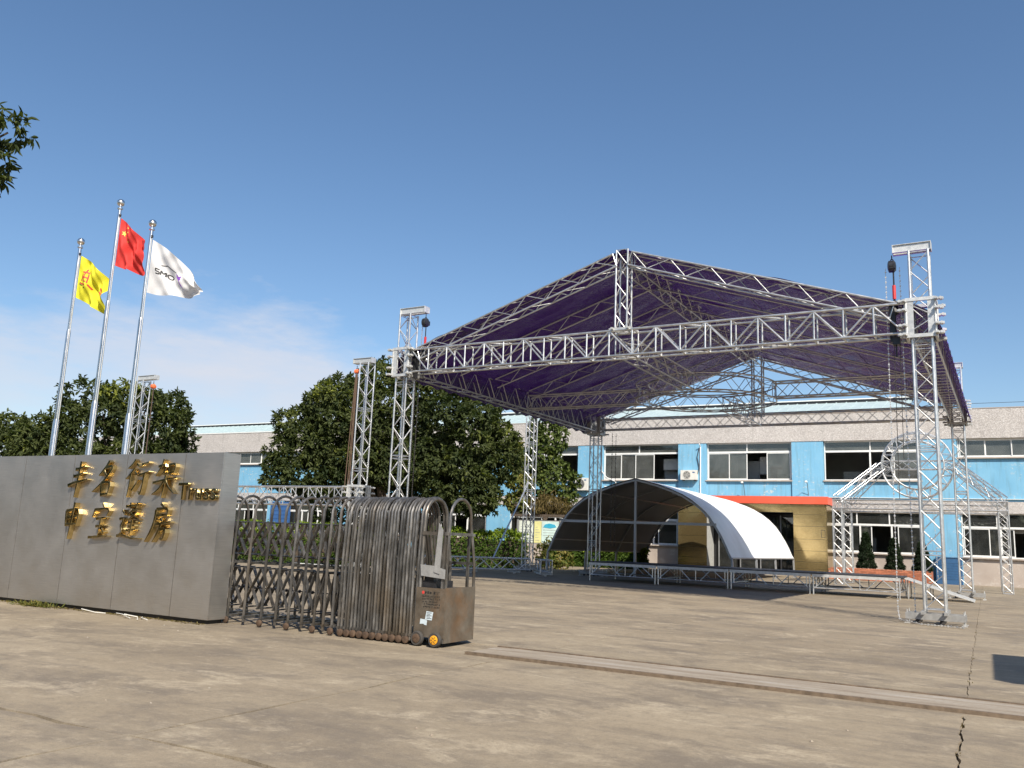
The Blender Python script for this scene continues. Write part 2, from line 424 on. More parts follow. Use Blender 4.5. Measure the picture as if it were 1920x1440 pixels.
def concrete(name, slab=True):
    t = NT(name); p = t.pos()
    big = t.noise(t.mapped(p, (0.55, 1.0, 1), (0, 0, R(12))), 0.38, 8, 0.66, 0.3)
    mid = t.noise(t.mapped(p, (0.85, 1.35, 1), (0, 0, R(-8))), 0.8, 12, 0.76, 0.25)
    fine = t.noise(p, 34, 7, 0.76)
    grit = t.noise(p, 8.0, 10, 0.8)
    tyre = t.noise(t.mapped(p, (0.10, 2.6, 1), (0, 0, R(58))), 1.3, 9, 0.7, 0.9)
    pale = t.noise(t.mapped(p, (0.9, 1.4, 1), (0, 0, R(20))), 1.15, 12, 0.80, 0.35)
    scuff = t.noise(t.mapped(p, (0.30, 3.2, 1), (0, 0, R(8))), 2.4, 10, 0.76, 0.5)
    col = t.ramp(big, [(0.34, (0.255, 0.208, 0.152)), (0.5, (0.322, 0.266, 0.194)), (0.66, (0.380, 0.318, 0.236))])
    col = t.mix(t.ramp(mid, [(0.40, 0.80), (0.53, 0.0)]), col, (0.180, 0.150, 0.120))
    col = t.mix(t.ramp(tyre, [(0.52, 0.0), (0.66, 0.45)]), col, (0.160, 0.136, 0.114))
    col = t.mix(t.ramp(pale, [(0.53, 0.0), (0.63, 0.72)]), col, (0.50, 0.425, 0.320))
    col = t.mix(t.ramp(scuff, [(0.58, 0.0), (0.72, 0.38)]), col, (0.47, 0.41, 0.325))
    col = t.mix(t.ramp(grit, [(0.36, 0.5), (0.50, 0.0)]), col, (0.20, 0.168, 0.130))
    col = t.mix(t.ramp(grit, [(0.54, 0.0), (0.68, 0.45)]), col, (0.45, 0.395, 0.31))
    col = t.mix(t.ramp(fine, [(0.34, 0.5), (0.48, 0.0)]), col, (0.16, 0.132, 0.10))
    col = t.mix(t.ramp(fine, [(0.58, 0.0), (0.74, 0.5)]), col, (0.50, 0.445, 0.36))
    dust = t.noise(p, 130, 4, 0.7)
    col = t.mix(t.ramp(dust, [(0.36, 0.4), (0.48, 0.0)]), col, (0.17, 0.14, 0.105))
    col = t.mix(t.ramp(dust, [(0.55, 0.0), (0.68, 0.4)]), col, (0.48, 0.425, 0.34))
    spk = t.math('LESS_THAN', t.vor(p, 1.7), 0.018)
    col = t.mix(t.math('MULTIPLY', spk, 0.8), col, (0.66, 0.63, 0.56))
    oil = t.math('MULTIPLY', t.ramp(t.vor(t.mapped(p, (1, 1.6, 1)), 0.33), [(0.05, 1.0), (0.16, 0.0)]), t.ramp(mid, [(0.40, 0.0), (0.6, 0.75)]))
    col = t.mix(oil, col, (0.09, 0.078, 0.065))
    if slab:
        oi = t.n.new('ShaderNodeObjectInfo').outputs['Random']
        col = t.mix(1.0, col, t.ramp(oi, [(0, (0.86, 0.84, 0.79)), (1, (0.94, 0.92, 0.87))]), 'MULTIPLY')
    t.set('Base Color', col).set('Roughness', t.ramp(mid, [(0.3, 0.62), (0.7, 0.85)])).set('Specular IOR Level', 0.3)
    t.bump(t.mix(0.4, fine, mid), 0.22, 0.010)
    return t.m
M['concrete'] = concrete('stained_concrete')
M['rail'] = plain('dirty_iron_rail', (0.17, 0.125, 0.085), 0.7, 0.2, 0.35, 14, 0.2)
def strip():
    t = NT('worn_track_concrete'); p = t.pos()
    n = t.noise(t.mapped(p, (0.5, 4, 1)), 2.0, 7, 0.65); f = t.noise(p, 30, 5, 0.7)
    col = t.ramp(n, [(0.3, (0.20, 0.155, 0.112)), (0.5, (0.30, 0.25, 0.19)), (0.75, (0.40, 0.365, 0.32))])
    col = t.mix(t.ramp(f, [(0.3, 0.4), (0.5, 0.0)]), col, (0.16, 0.125, 0.09))
    t.set('Base Color', col).set('Roughness', 0.8).bump(f, 0.25, 0.01)
    return t.m
M['strip'] = strip()
# ------------------------------------------------------------------ shared tubes
def _unit(n):
    b = MB(); b.tube([(0, 0, 0), (0, 0, 1)], 1.0, n)
    return b.mesh('unit_tube', M['alu'], True)
U_CHORD = _unit(10); U_BRACE = _unit(7)
def rod(name, parent, p, q, r, me=None):
    """one tube as an object of its own on shared mesh data"""
    p, q = Vector(p), Vector(q); d = q - p
    rot = Vector((0, 0, 1)).rotation_difference(d.normalized()).to_matrix().to_4x4()
    m = Matrix.Translation(p) @ rot @ Matrix.Diagonal((r, r, d.length, 1))
    return link(name, me or (U_CHORD if 'chord' in name else U_BRACE), parent, m)
def rods(parent, segs, r, single, name='brace'):
    """bracing: every tube its own object, or one joined lattice where the photo no longer tells them apart"""
    if single:
        for p, q in segs: rod(name, parent, p, q, r)
    else:
        b = MB()
        for p, q in segs: b.tube([p, q], r, 5, cap=False)
        stuff(b.build('lattice', M['alu'], parent, True))
def frame_of(p0, p1, up):
    p0, p1 = Vector(p0), Vector(p1); d = (p1 - p0).normalized()
    side = d.cross(Vector(up)).normalized(); u = side.cross(d).normalized()
    return p0, p1, d, side, u
def box_truss(parent, p0, p1, w, h, up=(0, 0, 1), rc=0.025, rb=0.012, bay=0.5, single=True, style='zigzag', faces='tbfk'):
    """four chords between p0 and p1, bracing in the faces asked for: t top, b bottom, f front, k back"""
    p0, p1, d, s, u = frame_of(p0, p1, up); L = (p1 - p0).length
    C = {k: (s * a * w / 2 + u * b * h / 2) for k, (a, b) in dict(tf=(1, 1), tk=(-1, 1), bf=(1, -1), bk=(-1, -1)).items()}
    for k in C: rod('chord', parent, p0 + C[k], p1 + C[k], rc)
    n = max(2, round(L / bay)); st = L / n; segs = []
    P = lambda i, k: p0 + d * (st * i) + C[k]
    pairs = dict(t=('tf', 'tk'), b=('bf', 'bk'), f=('bf', 'tf'), k=('bk', 'tk'))
    for fc in faces:
        a, b = pairs[fc]
        ofs = 0 if fc in 'tf' else 1
        for i in range(n):
            if style == 'post' and fc in 'fk':
                segs.append((P(i, a), P(i, b)))
                if (i + ofs) % 1 == 0:
                    segs.append((P(i, b), P(i + 1, a)) if (i % 2 == 0) else (P(i, a), P(i + 1, b)))
            elif style == 'post':
                segs.append((P(i, a), P(i, b)))
                if i % 3 == 1: segs.append((P(i, a), P(i + 1, b)))
            else:
                segs.append((P(i, a), P(i + 1, b)) if (i + ofs) % 2 == 0 else (P(i, b), P(i + 1, a)))
        segs.append((P(0, a), P(0, b))); segs.append((P(n, a), P(n, b)))
    rods(parent, segs, rb, single)
def ladder_truss(parent, p0, p1, h, up=(0, 0, 1), rc=0.022, rb=0.010, bay=0.5, single=False):
    p0, p1, d, s, u = frame_of(p0, p1, up); L = (p1 - p0).length
    for k in (0, -h): rod('chord', parent, p0 + u * k, p1 + u * k, rc)
    n = round(L / bay); st = L / n
    segs = [((p0 + d * st * i - u * h * (i % 2)), (p0 + d * st * (i + 1) - u * h * ((i + 1) % 2))) for i in range(n)]
    rods(parent, segs, rb, single)
def ring_truss(parent, c, r_in, r_out, depth, axis, n=24, rc=0.022, rb=0.010, single=False):
    """a round box truss: four hoops and zigzag bracing; axis is the ring's normal"""
    c = Vector(c); ax = Vector(axis).normalized()
    e1 = ax.orthogonal().normalized() if abs(ax.z) > .9 else ax.cross(Vector((0, 0, 1))).normalized()
    e2 = ax.cross(e1)
    pt = lambda r, o, t: c + ax * o + (e1 * math.cos(t) + e2 * math.sin(t)) * r
    for r in (r_in, r_out):
        for o in (-depth / 2, depth / 2):
            b = MB(); b.tube([pt(r, o, 2 * math.pi * k / 48) for k in range(48)], rc, 7, closed=True); b.build('chord', M['alu'], parent, True)
    segs = []
    for k in range(n):
        t0, t1 = 2 * math.pi * k / n, 2 * math.pi * (k + 1) / n
        for o in (-depth / 2, depth / 2): segs.append((pt(r_in if k % 2 else r_out, o, t0), pt(r_out if k % 2 else r_in, o, t1)))
        for r in (r_in, r_out): segs.append((pt(r, -depth/2 if k % 2 else depth/2, t0), pt(r, depth/2 if k % 2 else -depth/2, t1)))
    rods(parent, segs, rb, single)
def rot2(p, a, o=(0, 0)):
    x, y = p[0] - o[0], p[1] - o[1]
    return (o[0] + x * math.cos(a) - y * math.sin(a), o[1] + x * math.sin(a) + y * math.cos(a))

def chain_strand(b, p, q, link_l=0.055, sag=0.0):
    """alternating flat links strung from p to q"""
    p, q = Vector(p), Vector(q); L = (q - p).length; n = max(2, int(L / link_l)); d = (q - p) / n
    side = Vector((1, 0, 0)) if abs(d.normalized().x) < .8 else Vector((0, 1, 0))
    side2 = d.normalized().cross(side).normalized()
    for i in range(n):
        a = p + d * i - d * 0.15; e = p + d * (i + 1) + d * 0.15
        if sag:
            a = a - Vector((0, 0, sag * 4 * (i / n) * (1 - i / n))); e = e - Vector((0, 0, sag * 4 * ((i + 1) / n) * (1 - (i + 1) / n)))
        w = (side if i % 2 else side2) * 0.019; t = (side2 if i % 2 else side) * 0.006
        mid = (a + e) / 2
        b.add([a, mid + w + t, mid + w - t, mid - w - t, mid - w + t, e],
              [(0, 2, 1), (0, 3, 2), (0, 4, 3), (0, 1, 4), (5, 1, 2), (5, 2, 3), (5, 3, 4), (5, 4, 1)])

# ------------------------------------------------------------------ a truss tower standing on a wheeled base
TW = 0.36
def tower(label, x, y, top, arm_dir=None, rot=0.0, sleeve=None, group='truss towers', base=True, arm=0.95, rc=0.026):
    t = thing('truss_tower', label, 'truss tower', (x, y, 0), group)
    ca, sa = math.cos(rot), math.sin(rot)
    W = lambda a, b, z: (x + a * ca - b * sa, y + a * sa + b * ca, z)
    z0 = 0.24; h = TW / 2
    cs_ = [(-h, -h), (h, -h), (h, h), (-h, h)]
    for a, b in cs_: rod('chord', t, W(a, b, z0), W(a, b, top), rc)
    z = z0; seg = 0; segs = []
    secs = [z0, z0 + 1.1, z0 + 3.15, z0 + 5.2, top]
    secs = [s for s in secs if s < top - 0.5] + [top]
    for s0, s1 in zip(secs[:-1], secs[1:]):
        n = max(1, round((s1 - s0 - 0.10) / 0.36)); st = (s1 - s0 - 0.10) / n
        for k in range(4):
            p, q = cs_[k], cs_[(k + 1) % 4]
            for i in range(n):
                a, b = (p, q) if (i + k) % 2 == 0 else (q, p)
                segs.append((W(*a, s0 + 0.05 + st * i), W(*b, s0 + 0.05 + st * (i + 1))))
            segs.append((W(*p, s0 + 0.04), W(*q, s0 + 0.04)))
            segs.append((W(*p, s1 - 0.04), W(*q, s1 - 0.04)))
    rods(t, segs, 0.0115, True)
    if base:
        b = MB()
        for o in (-0.2, 0.2):
            b.bar(W(-0.52, o, 0.14), W(0.52, o, 0.14), 0.07, 0.12)
            b.bar(W(o, -0.46, 0.215), W(o, 0.46, 0.235), 0.06, 0.06)
        b.build('base_frame', M['galv'], t)
        for a, c in ((-0.30, -0.2), (0.12, -0.2), (-0.30, 0.2), (0.12, 0.2)):
            wh = MB(); p = W(a, c, 0.05); wh.lathe((p[0], p[1] - 0.02, p[2]), [(0.01, 0), (0.04, 0), (0.05, 0.008), (0.05, 0.03), (0.04, 0.04), (0.01, 0.04)], 12, 'y')
            wh.bar((p[0], p[1], 0.06), (p[0], p[1], 0.10), 0.05, 0.04)
            wh.build('caster_wheel', M['rubber'], t)
        for a, c in ((-0.50, -0.62), (0.50, -0.62), (0.50, 0.62), (-0.50, 0.62)):
            j = MB(); p = W(a * 0.98, c * 0.33, 0); j.tube([(p[0], p[1], 0.0), (p[0], p[1], 0.26)], 0.010, 7); j.box((p[0]-.05, p[1]-.05, 0), (p[0]+.05, p[1]+.05, 0.012))
            j.build('screw_jack', M['alu_plate'], t)
    if arm_dir is not None:
        dx = arm_dir
        b = MB(); zt = top + 0.10
        for o in (-0.09, 0.09):
            b.bar(W(-0.24 * dx, o, zt), W(arm * dx, o, zt), 0.012, 0.16)
            b.bar(W(-0.24 * dx, o, zt + .08), W(arm * dx, o, zt + .08), 0.07, 0.012)
            b.bar(W(-0.24 * dx, o, zt - .08), W(arm * dx, o, zt - .08), 0.07, 0.012)
        for e in (-0.235, arm - 0.01): b.bar(W(e * dx, -0.13, zt), W(e * dx, 0.13, zt), 0.012, 0.18)
        b.build('top_beam', M['alu_plate'], t)
    return t
def sleeve_block(parent, x, y, z0, z1, rot):
    """the cage that slides on a tower: corner plates, belts and roller brackets"""
    ca, sa = math.cos(rot), math.sin(rot)
    W = lambda a, b, z: (x + a * ca - b * sa, y + a * sa + b * ca, z)
    s = sub('sleeve_block', parent); h = 0.27
    for a in (-1, 1):
        for b_ in (-1, 1):
            m = MB()
            m.bar(W(a * h, b_ * (h - .07), (z0 + z1) / 2 - (z1 - z0) / 2), W(a * h, b_ * (h - .07), z1), 0.012, 0.15, up=W(0, 1, 0)) if False else None
            m.tube([W(a * h, b_ * h, z0), W(a * h, b_ * h, z1)], 0.028, 8)
            m.bar(W(a * (h + .004), b_ * (h - .075), z0 + .02), W(a * (h + .004), b_ * (h - .075), z1 - .02), 0.13, 0.012, up=(ca, sa, 0))
            m.bar(W(a * (h - .075), b_ * (h + .004), z0 + .02), W(a * (h - .075), b_ * (h + .004), z1 - .02), 0.13, 0.012, up=(-sa, ca, 0))
            m.build('corner_plate', M['alu_plate'], s)
            for z in (z0 + 0.03, z0 + 0.22, z1 - 0.22, z1 - 0.03):
                r = MB()
                r.bar(W(a * (h - .02), b_ * (h + .03), z), W(a * (h + .16), b_ * (h + .03), z), 0.06, 0.05)
                r.tube([W(a * (h + .11), b_ * (h - .04), z), W(a * (h + .11), b_ * (h + .10), z)], 0.03, 8)
                r.bar(W(a * (h + .03), b_ * (h - .02), z), W(a * (h + .03), b_ * (h + .14), z), 0.05, 0.04)
                r.build('roller_bracket', M['alu_plate'], s)
    for z in (z0, z1):
        for k in range(4):
            c4 = [(-h, -h), (h, -h), (h, h), (-h, h)]
            m = MB(); m.bar(W(*c4[k], z), W(*c4[(k + 1) % 4], z), 0.05, 0.07); m.build('belt_bar', M['alu_plate'], s)
    segs = []
    for k in range(4):
        c4 = [(-h, -h), (h, -h), (h, h), (-h, h)]; p, q = c4[k], c4[(k + 1) % 4]
        segs += [(W(*p, z0 + .06), W(*q, (z0 + z1) / 2)), (W(*q, (z0 + z1) / 2), W(*p, z1 - .06))]
    rods(s, segs, 0.012, True)
def hoist(label, x, y, ztop, zload, col, strands, tag_col=None, group='chain hoists', body=0.13, to_ground=True, chain_mat='chain'):
    t = thing('chain_hoist', label, 'chain hoist', (x, y, ztop), group)
    h = MB(); h.tube([(x, y, ztop), (x, y, ztop - .1)], 0.012, 6); h.tube([(x + .03 * math.cos(a), y, ztop - .12 + .035 * math.sin(a)) for a in np.linspace(-2.0, 3.6, 9)], 0.010, 6)
    h.build('hook', M['black_metal'] if col != 'hoist_orange' else M['rust'], t, True)
    b = MB(); zb = ztop - .14
    b.lathe((x - .06, y, zb - body * .8), [(0.03, -.03), (body * .7, -.02), (body, .0), (body, .10), (body * .7, .13), (.03, .14)], 12, 'x')
    b.box((x - .05, y - body * .9, zb - body * 1.3), (x + .07, y + body * .9, zb - body * .4))
    b.build('motor_body', M[col], t, True)
    for dx, dz in strands:
        c = MB(); chain_strand(c, (x + dx, y, zb - body), (x + dx * 1.15, y, dz)); c.build('chain', M[chain_mat], t)
    c = MB(); c.tube([(x + .02, y, zb - body), (x + .02, y, zload)], 0.016, 6); c.build('load_rope', M['black_metal'] if col != 'hoist_orange' else M['rope'], t, True)
    if tag_col:
        g = MB(); g.tube([(x + .02, y, zb - .52), (x + .02, y, zb - .82)], 0.035, 8); g.build('red_sleeve', M[tag_col], t, True)
        g = MB(); g.lathe((x + .02, y, zb - 1.18), [(0.02, 0), (.075, .06), (.06, .3), (.02, .34)], 8); g.build('chain_bag', M['black_metal'], t, True)
    return t
# ------------------------------------------------------------------ ground: dirt sheet with concrete slabs laid on it
g = MB(); g.add([(-900, -900, -0.03), (900, -900, -0.03), (900, 900, -0.03), (-900, 900, -0.03)], [(0, 1, 2, 3)])
ground = structure(g.build('ground', M['soil']))
XJ = [-40.0, -35.6, -31.2, -26.8, -22.4, -17.9, -13.4, -9.0, -4.59, -0.22, 4.2, 8.6, 13.0, 17.5, 22.0]
YJ = [-14.0, -9.6, -5.2, -0.8, 3.70, 8.24, 9.30, 13.6, 17.9, 22.4, 26.9, 31.4, 35.9, 40.4, 44.9, 49.3]
EDGE = {}
def joint_edge(kind, i, j):
    """jittered points along one joint segment; both slabs beside it share the crack line"""
    key = (kind, i, j)
    if key not in EDGE:
        r = random.Random((7 if kind == 'v' else 0) + i * 131 + j * 17)
        n = 14; amp = 0.012
        if kind == 'v' and i == 9: amp = 0.008; n = 60
        if kind == 'v' and i == 8: amp = 0.02
        w_ = [0.0]
        for _ in range(n): w_.append(w_[-1] * .72 + r.uniform(-amp, amp))
        EDGE[key] = w_
        EDGE[key][0] = EDGE[key][-1] = 0.0
    return EDGE[key]
def gap_of(kind, i, j):
    if kind == 'v': return {9: (0.011 if j < 5 else 0.0055), 8: 0.016 if j < 5 else 0.006}.get(i, 0.004)
    return {4: 0.026, 8: .010}.get(j, 0.004)
for i in range(len(XJ) - 1):
    for j in range(len(YJ) - 1):
        x0, x1, y0, y1 = XJ[i], XJ[i + 1], YJ[j], YJ[j + 1]
        if j == 5 and x1 > -5.0 and x0 > -9.5: continue        # the gate's track runs here
        pts = []
        def run(kind, ii, jj, a, b, fixed, sgn, rev):
            e = joint_edge(kind, ii, jj); n = len(e) - 1; gp = gap_of(kind, ii, jj); out = []
            for k in range(n):
                q = n - k if rev else k
                tt = a + (b - a) * q / n; wv = 1.0 if gp < .005 else max(.12, .55 + 1.5 * math.sin(q * 1.9 + ii * 3 + sgn) * math.sin(q * .7 + jj * 2.1))
                off = fixed + e[q] + sgn * gp * wv
                out.append((tt, off) if kind == 'h' else (off, tt))
            return out
        pts += run('h', i, j, x0, x1, y0, 1, False)
        pts += run('v', i + 1, j, y0, y1, x1, -1, False)
        pts += run('h', i, j + 1, x0, x1, y1, -1, True)
        pts += run('v', i, j, y0, y1, x0, 1, True)
        n = len(pts); far = y0 > 40 or x0 < -30
        b = MB(); b.add([(px, py, 0.0) for px, py in pts] + [(px, py, -0.028) for px, py in pts],
                        [tuple(range(n))] + [(k, (k + 1) % n, (k + 1) % n + n, k + n) for k in range(n)])
        b.build('concrete_slab', M['concrete'], ground)

# the gate's track: a low concrete strip between two iron rails
trk = thing('gate_track', 'raised concrete gate track with two rusty rails crossing the yard', 'gate track', (4, 8.77, 0))
TA = R(-0.6)
def tk(x, y): return rot2((x, y), TA, (-5.4, 8.77))
def tk_box(b, x0, x1, y0, y1, z0, z1):
    c = [tk(x0, y0), tk(x1, y0), tk(x1, y1), tk(x0, y1)]
    b.add([(*p, z0) for p in c] + [(*p, z1) for p in c], [(0,3,2,1),(4,5,6,7),(0,1,5,4),(1,2,6,5),(2,3,7,6),(3,0,4,7)])
b = MB(); tk_box(b, -4.9, 14.0, 8.43, 9.10, -0.028, 0.018); b.build('concrete_strip', M['strip'], trk)
b = MB(); tk_box(b, -5.1, -4.9, 8.43, 9.10, -0.028, 0.016); b.build('strip_end', M['strip'], trk)
for ya, yb in ((8.385, 8.428), (9.102, 9.145)):
    b = MB(); tk_box(b, -5.1, 14.0, ya, yb, -0.028, 0.028); b.build('rail', M['rail'], trk)
for ya, yb in ((8.20, 8.383), (9.147, 9.36)):
    b = MB(); tk_box(b, -9.0, 14.0, ya, yb, -0.028, -0.004); b.build('filler_strip', M['concrete'], trk)
b = MB(); b.box((-9.0, 8.36, -0.028), (-5.0, 9.17, -0.006)); b.build('parking_slab', M['concrete'], trk)

# loose bits lying on the concrete
b = MB()
for k in range(110):
    x, y = rnd.uniform(-14, 2), rnd.uniform(4, 20); s = rnd.uniform(0.006, 0.018)
    b.add([(x - s, y, 0.001), (x, y - s, 0.002), (x + s, y, 0.001), (x, y + s * .7, 0.002), (x, y, s * .8)], [(0, 1, 4), (1, 2, 4), (2, 3, 4), (3, 0, 4)])
stuff(b.build('debris', M['strip']))
# ------------------------------------------------------------------ stage roof on four towers
RC, RA = (-7.33, 25.49), R(-1.37)
def RW(x, y, z=0.0):
    p = rot2((x, y), RA); return Vector((RC[0] + p[0], RC[1] + p[1], z))
HX, HY = 6.585, 6.465
ZB0, ZB1 = 5.75, 6.38
tw = [('truss tower by the open yard, closest to the gate track, with chain hoist overhead', HX, -HY, 7.50, -1, .50),
      ('truss tower rising behind the folded gate, white sleeve near its top', -HX, -HY, 7.45, 1, .62),
      ('truss tower standing in front of the white arched tent', -HX, HY, 7.35, 1, .6),
      ('truss tower beside the blue pier at the far end of the stage roof', HX, HY, 7.55, -1, .6)]
for lab, ax, ay, top, d, arm in tw:
    p = RW(ax, ay); tower(lab, p.x, p.y, top, d, RA, arm=arm)
sr = thing('stage_roof', 'gabled truss stage roof with a dark purple membrane hung between four towers', 'stage roof', (RC[0], RC[1], 0))
for _, ax, ay, *_r in tw:
    p = RW(ax, ay); sleeve_block(sr, p.x, p.y, 5.66, 6.42, RA)
zc = (ZB0 + ZB1) / 2; bh = ZB1 - ZB0
def beam(name, a, b, w, h, single, style='zigzag', bay=0.5, rc=0.026, rb=0.012, up=(0, 0, 1), faces='tbfk'):
    s = sub(name, sr); box_truss(s, a, b, w, h, up, rc, rb, bay, single, style, faces); return s
beam('front_beam', RW(-HX + .3, -HY, zc), RW(HX - .3, -HY, zc), 0.40, bh, True, 'post', 0.60, 0.029, 0.021)
beam('back_beam', RW(-HX + .3, HY, zc - .02), RW(HX - .3, HY, zc - .02), 0.34, 0.42, False, bay=0.42)
beam('side_beam', RW(-HX, -HY + .3, zc), RW(-HX, HY - .3, zc), 0.40, bh, False, 'zigzag', 0.42)
beam('side_beam', RW(HX, -HY + .3, zc), RW(HX, HY - .3, zc), 0.40, bh, False, 'post', 0.42)
ZR = 8.42                                    # top of the ridge
SL = (ZR - 6.46) / 5.95
def rz(x): return ZR - SL * abs(x)
def rafter(y, s, single, w=.36, h=.34):
    a, b = RW(s * 6.05, y, rz(6.05) - h / 2), RW(s * 0.2, y, rz(0.2) - h / 2)
    beam('gable_rafter', a, b, w, h, single, 'zigzag', 0.5, 0.024, 0.012)
for s in (-1, 1):
    rafter(-HY, s, True); rafter(HY, s, False)
    for y in (-4.4, -2.25, 0.0, 2.25, 4.4):
        q = sub('roof_rafter', sr); ladder_truss(q, RW(s * 6.2, y, rz(6.2) - .03), RW(s * .2, y, rz(.2) - .03), 0.30)
beam('ridge_truss', RW(0, -HY + .15, ZR - .2), RW(0, HY - .15, ZR - .2), 0.40, 0.36, False, bay=0.45)
beam('king_post', RW(-0.02, -HY, ZB1), RW(-0.02, -HY, ZR + .02), 0.30, 0.30, True, bay=0.4, up=(0, 1, 0))
beam('king_post', RW(0, HY, ZB1 - .2), RW(0, HY, ZR), 0.36, 0.36, False, bay=0.4, up=(0, 1, 0))
b = MB(); c = RW(-0.02, -HY, ZB1 + .03)
for o in (-.2, .2):
    b.bar(RW(-.30, -HY + o, ZB1 + .035), RW(.30, -HY + o, ZB1 + .035), .05, .05)
    b.bar(RW(o, -HY - .3, ZB1 + .04), RW(o, -HY + .3, ZB1 + .04), .05, .05)
b.build('post_clamp', M['alu_plate'], sr)
rg = sub('ring_truss', sr); ring_truss(rg, RW(-0.12, 0.40, zc - .05), 1.76, 2.14, 0.50, (0, 0, 1), 28)
for a, b_ in (((-HX + .2, .45), (-2.24, .45)), ((HX - .2, .45), (1.98, .45)), ((0, -HY + .2), (0, -1.62)), ((0, HY - .2), (0, 2.52))):
    beam('cross_arm', RW(*a, zc - .05), RW(*b_, zc - .05), 0.36, 0.46, False, bay=0.42)

# the membrane: two slopes laid over the rafters, sagging between them, with a valance outside each eave
NXF, NYF = 46, 96
vs_, fs = [], []
ybars = [-HY - .12, -4.4, -2.25, 0.0, 2.25, 4.4, HY + .12]
for s in (-1, 1):
    o = len(vs_)
    for i in range(NXF + 1):
        for j in range(NYF + 1):
            u = i / NXF; yy = -HY - .12 + (2 * HY + .24) * j / NYF
            k = max(q for q in range(6) if ybars[q] <= yy + 1e-6); f = (yy - ybars[k]) / (ybars[k + 1] - ybars[k])
            x = 6.78 * u
            z = rz(x) + 0.035 - 0.085 * math.sin(math.pi * f) * math.sin(math.pi * min(1, u * 1.02)) ** .6
            z += 0.030 * math.sin(yy * 4.3 + x * 1.9 * s) * math.sin(x * .9 + .3) + .016 * math.sin(yy * 9.7 - x * .8 * s + 2 * math.sin(x)) + 0.012 * math.sin(yy * 17 + 4 * math.sin(x * 1.7))
            if x > 6.45:                                   # valance
                q = (x - 6.45) / 0.33; x = 6.45 + 0.56 * math.sin(q * 1.35); z = rz(6.45) + .04 - 0.62 * q * q + .04 * math.sin(yy * 9) * q
            vs_.append(RW(s * x, yy, z))
    for i in range(NXF):
        for j in range(NYF):
            a = o + i * (NYF + 1) + j; q = (a, a + 1, a + NYF + 2, a + NYF + 1)
            fs.append(q if s < 0 else q[::-1])
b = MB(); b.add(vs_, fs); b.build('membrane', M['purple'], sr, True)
b = MB(); b.tube([RW(HX + .32, -HY + .3, 5.9), RW(HX - .05, 3.5, 5.85), RW(HX - .2, HY - .3, 5.7)], 0.012, 6); b.build('guy_cable', M['alu'], sr)

p = RW(HX - .50, -HY)
hoist('black chain hoist with four chains hanging beside the near truss tower', p.x - .02, p.y, 7.50, 5.3, 'black_metal', [(-.13, 0.25), (.14, 0.02)], 'hoist_red')
b = MB(); x, y = p.x - .02, p.y
b.box((x - .09, y - .06, 5.62), (x + .02, y + .06, 6.42)); b.box((x - .04, y - .1, 5.55), (x + .1, y + .1, 5.72))
tag(b.build('hoist_weight', M['black_metal']), 'black cable bag hanging on the front beam beside the near tower', 'cable bag')
c = MB()
for dx in (-.02, .09): c.tube([(x + dx, y, 5.6), (x + dx - .02, y, 3.2 if dx > 0 else 2.4)], 0.007, 5)
tag(c.build('power_cable', M['dark_chain']), 'dark hoist cables dangling under the front beam by the near tower', 'cable')
c = MB(); pts = [(p.x - .17, p.y, .25), (p.x - .12, p.y - .3, .06), (p.x + .25, p.y - .62, .025), (p.x + .75, p.y - .72, .025), (p.x + 1.0, p.y - .85, .025)]
for q0, q1 in zip(pts[:-1], pts[1:]):
    for o in (0, .05): chain_strand(c, Vector(q0) + Vector((0, -o, 0)), Vector(q1) + Vector((0, -o, 0)))
tag(c.build('loose_chain', M['chain']), 'loose end of hoist chain lying on concrete before the near tower base', 'chain')
p = RW(-HX + .62, -HY)
hoist('black hoist with red sleeve under the top beam of the tower behind the gate', p.x - .03, p.y, 7.42, 5.5, 'black_metal', [(-.10, 5.6)], 'hoist_red')
b = MB(); x, y = p.x - .1, p.y; b.box((x - .26, y - .05, 5.6), (x - .14, y + .05, 6.4))
tag(b.build('cable_bag', M['black_metal']), 'black cable bag on the front beam beside the tower behind the gate', 'cable bag')
c = MB()
for o in (0, .12): chain_strand(c, (p.x - .25 + o, p.y, 5.6), (p.x - .27 + o, p.y, 1.0))
tag(c.build('hanging_chain', M['dark_chain']), 'pair of thin dark chains hanging beside the tower behind the gate', 'chain')
p = RW(-HX + .72, HY)
c = MB()
for o in (0, .16): chain_strand(c, (p.x + o, p.y, 5.7), (p.x + o, p.y, 1.2), 0.09)
tag(c.build('hanging_chain', M['dark_chain']), 'pair of dark chains hanging before the white tent', 'chain')

# ------------------------------------------------------------------ second truss structure, roof frame still lowered
T1, T2, T3 = (-18.35, 22.8), (-29.95, 22.9), (-17.05, 32.7)
tower('truss tower with an orange hoist and brown ropes before the big tree', *T1, 7.05, -1, 0, arm=.55, base=True)
tower('truss tower behind the flagpoles, orange hoist at its top', *T2, 7.1, 1, 0, arm=.75)
tower('braced truss tower standing at the corner of the grounded trusses', *T3, 7.2, None, R(4))
hoist('orange chain hoist with long brown ropes beside the tower before the big tree', T1[0] - .45, T1[1], 7.0, 2.6, 'hoist_orange', [], None, body=.08)
hoist('orange chain hoist at the top of the tower behind the flagpoles', T2[0] + .6, T2[1], 7.05, 2.9, 'hoist_orange', [(.05, 2.9)], None, body=.10, chain_mat='dark_chain')
c = MB()
for k, o in enumerate((-.12, -.04, .07, .14)): c.tube([(T1[0] - .45 + o * .3, T1[1], 6.7), (T1[0] - .5 + o, T1[1] + .05 * k, 2.7)], 0.016, 5)
tag(c.build('hoist_ropes', M['rope']), 'bundle of brown ropes hanging beside the tower before the big tree', 'rope')
lf = thing('lowered_roof_frame', 'long aluminium truss beam lowered to head height behind the gate', 'truss beam', (-24, 22.8, 0))
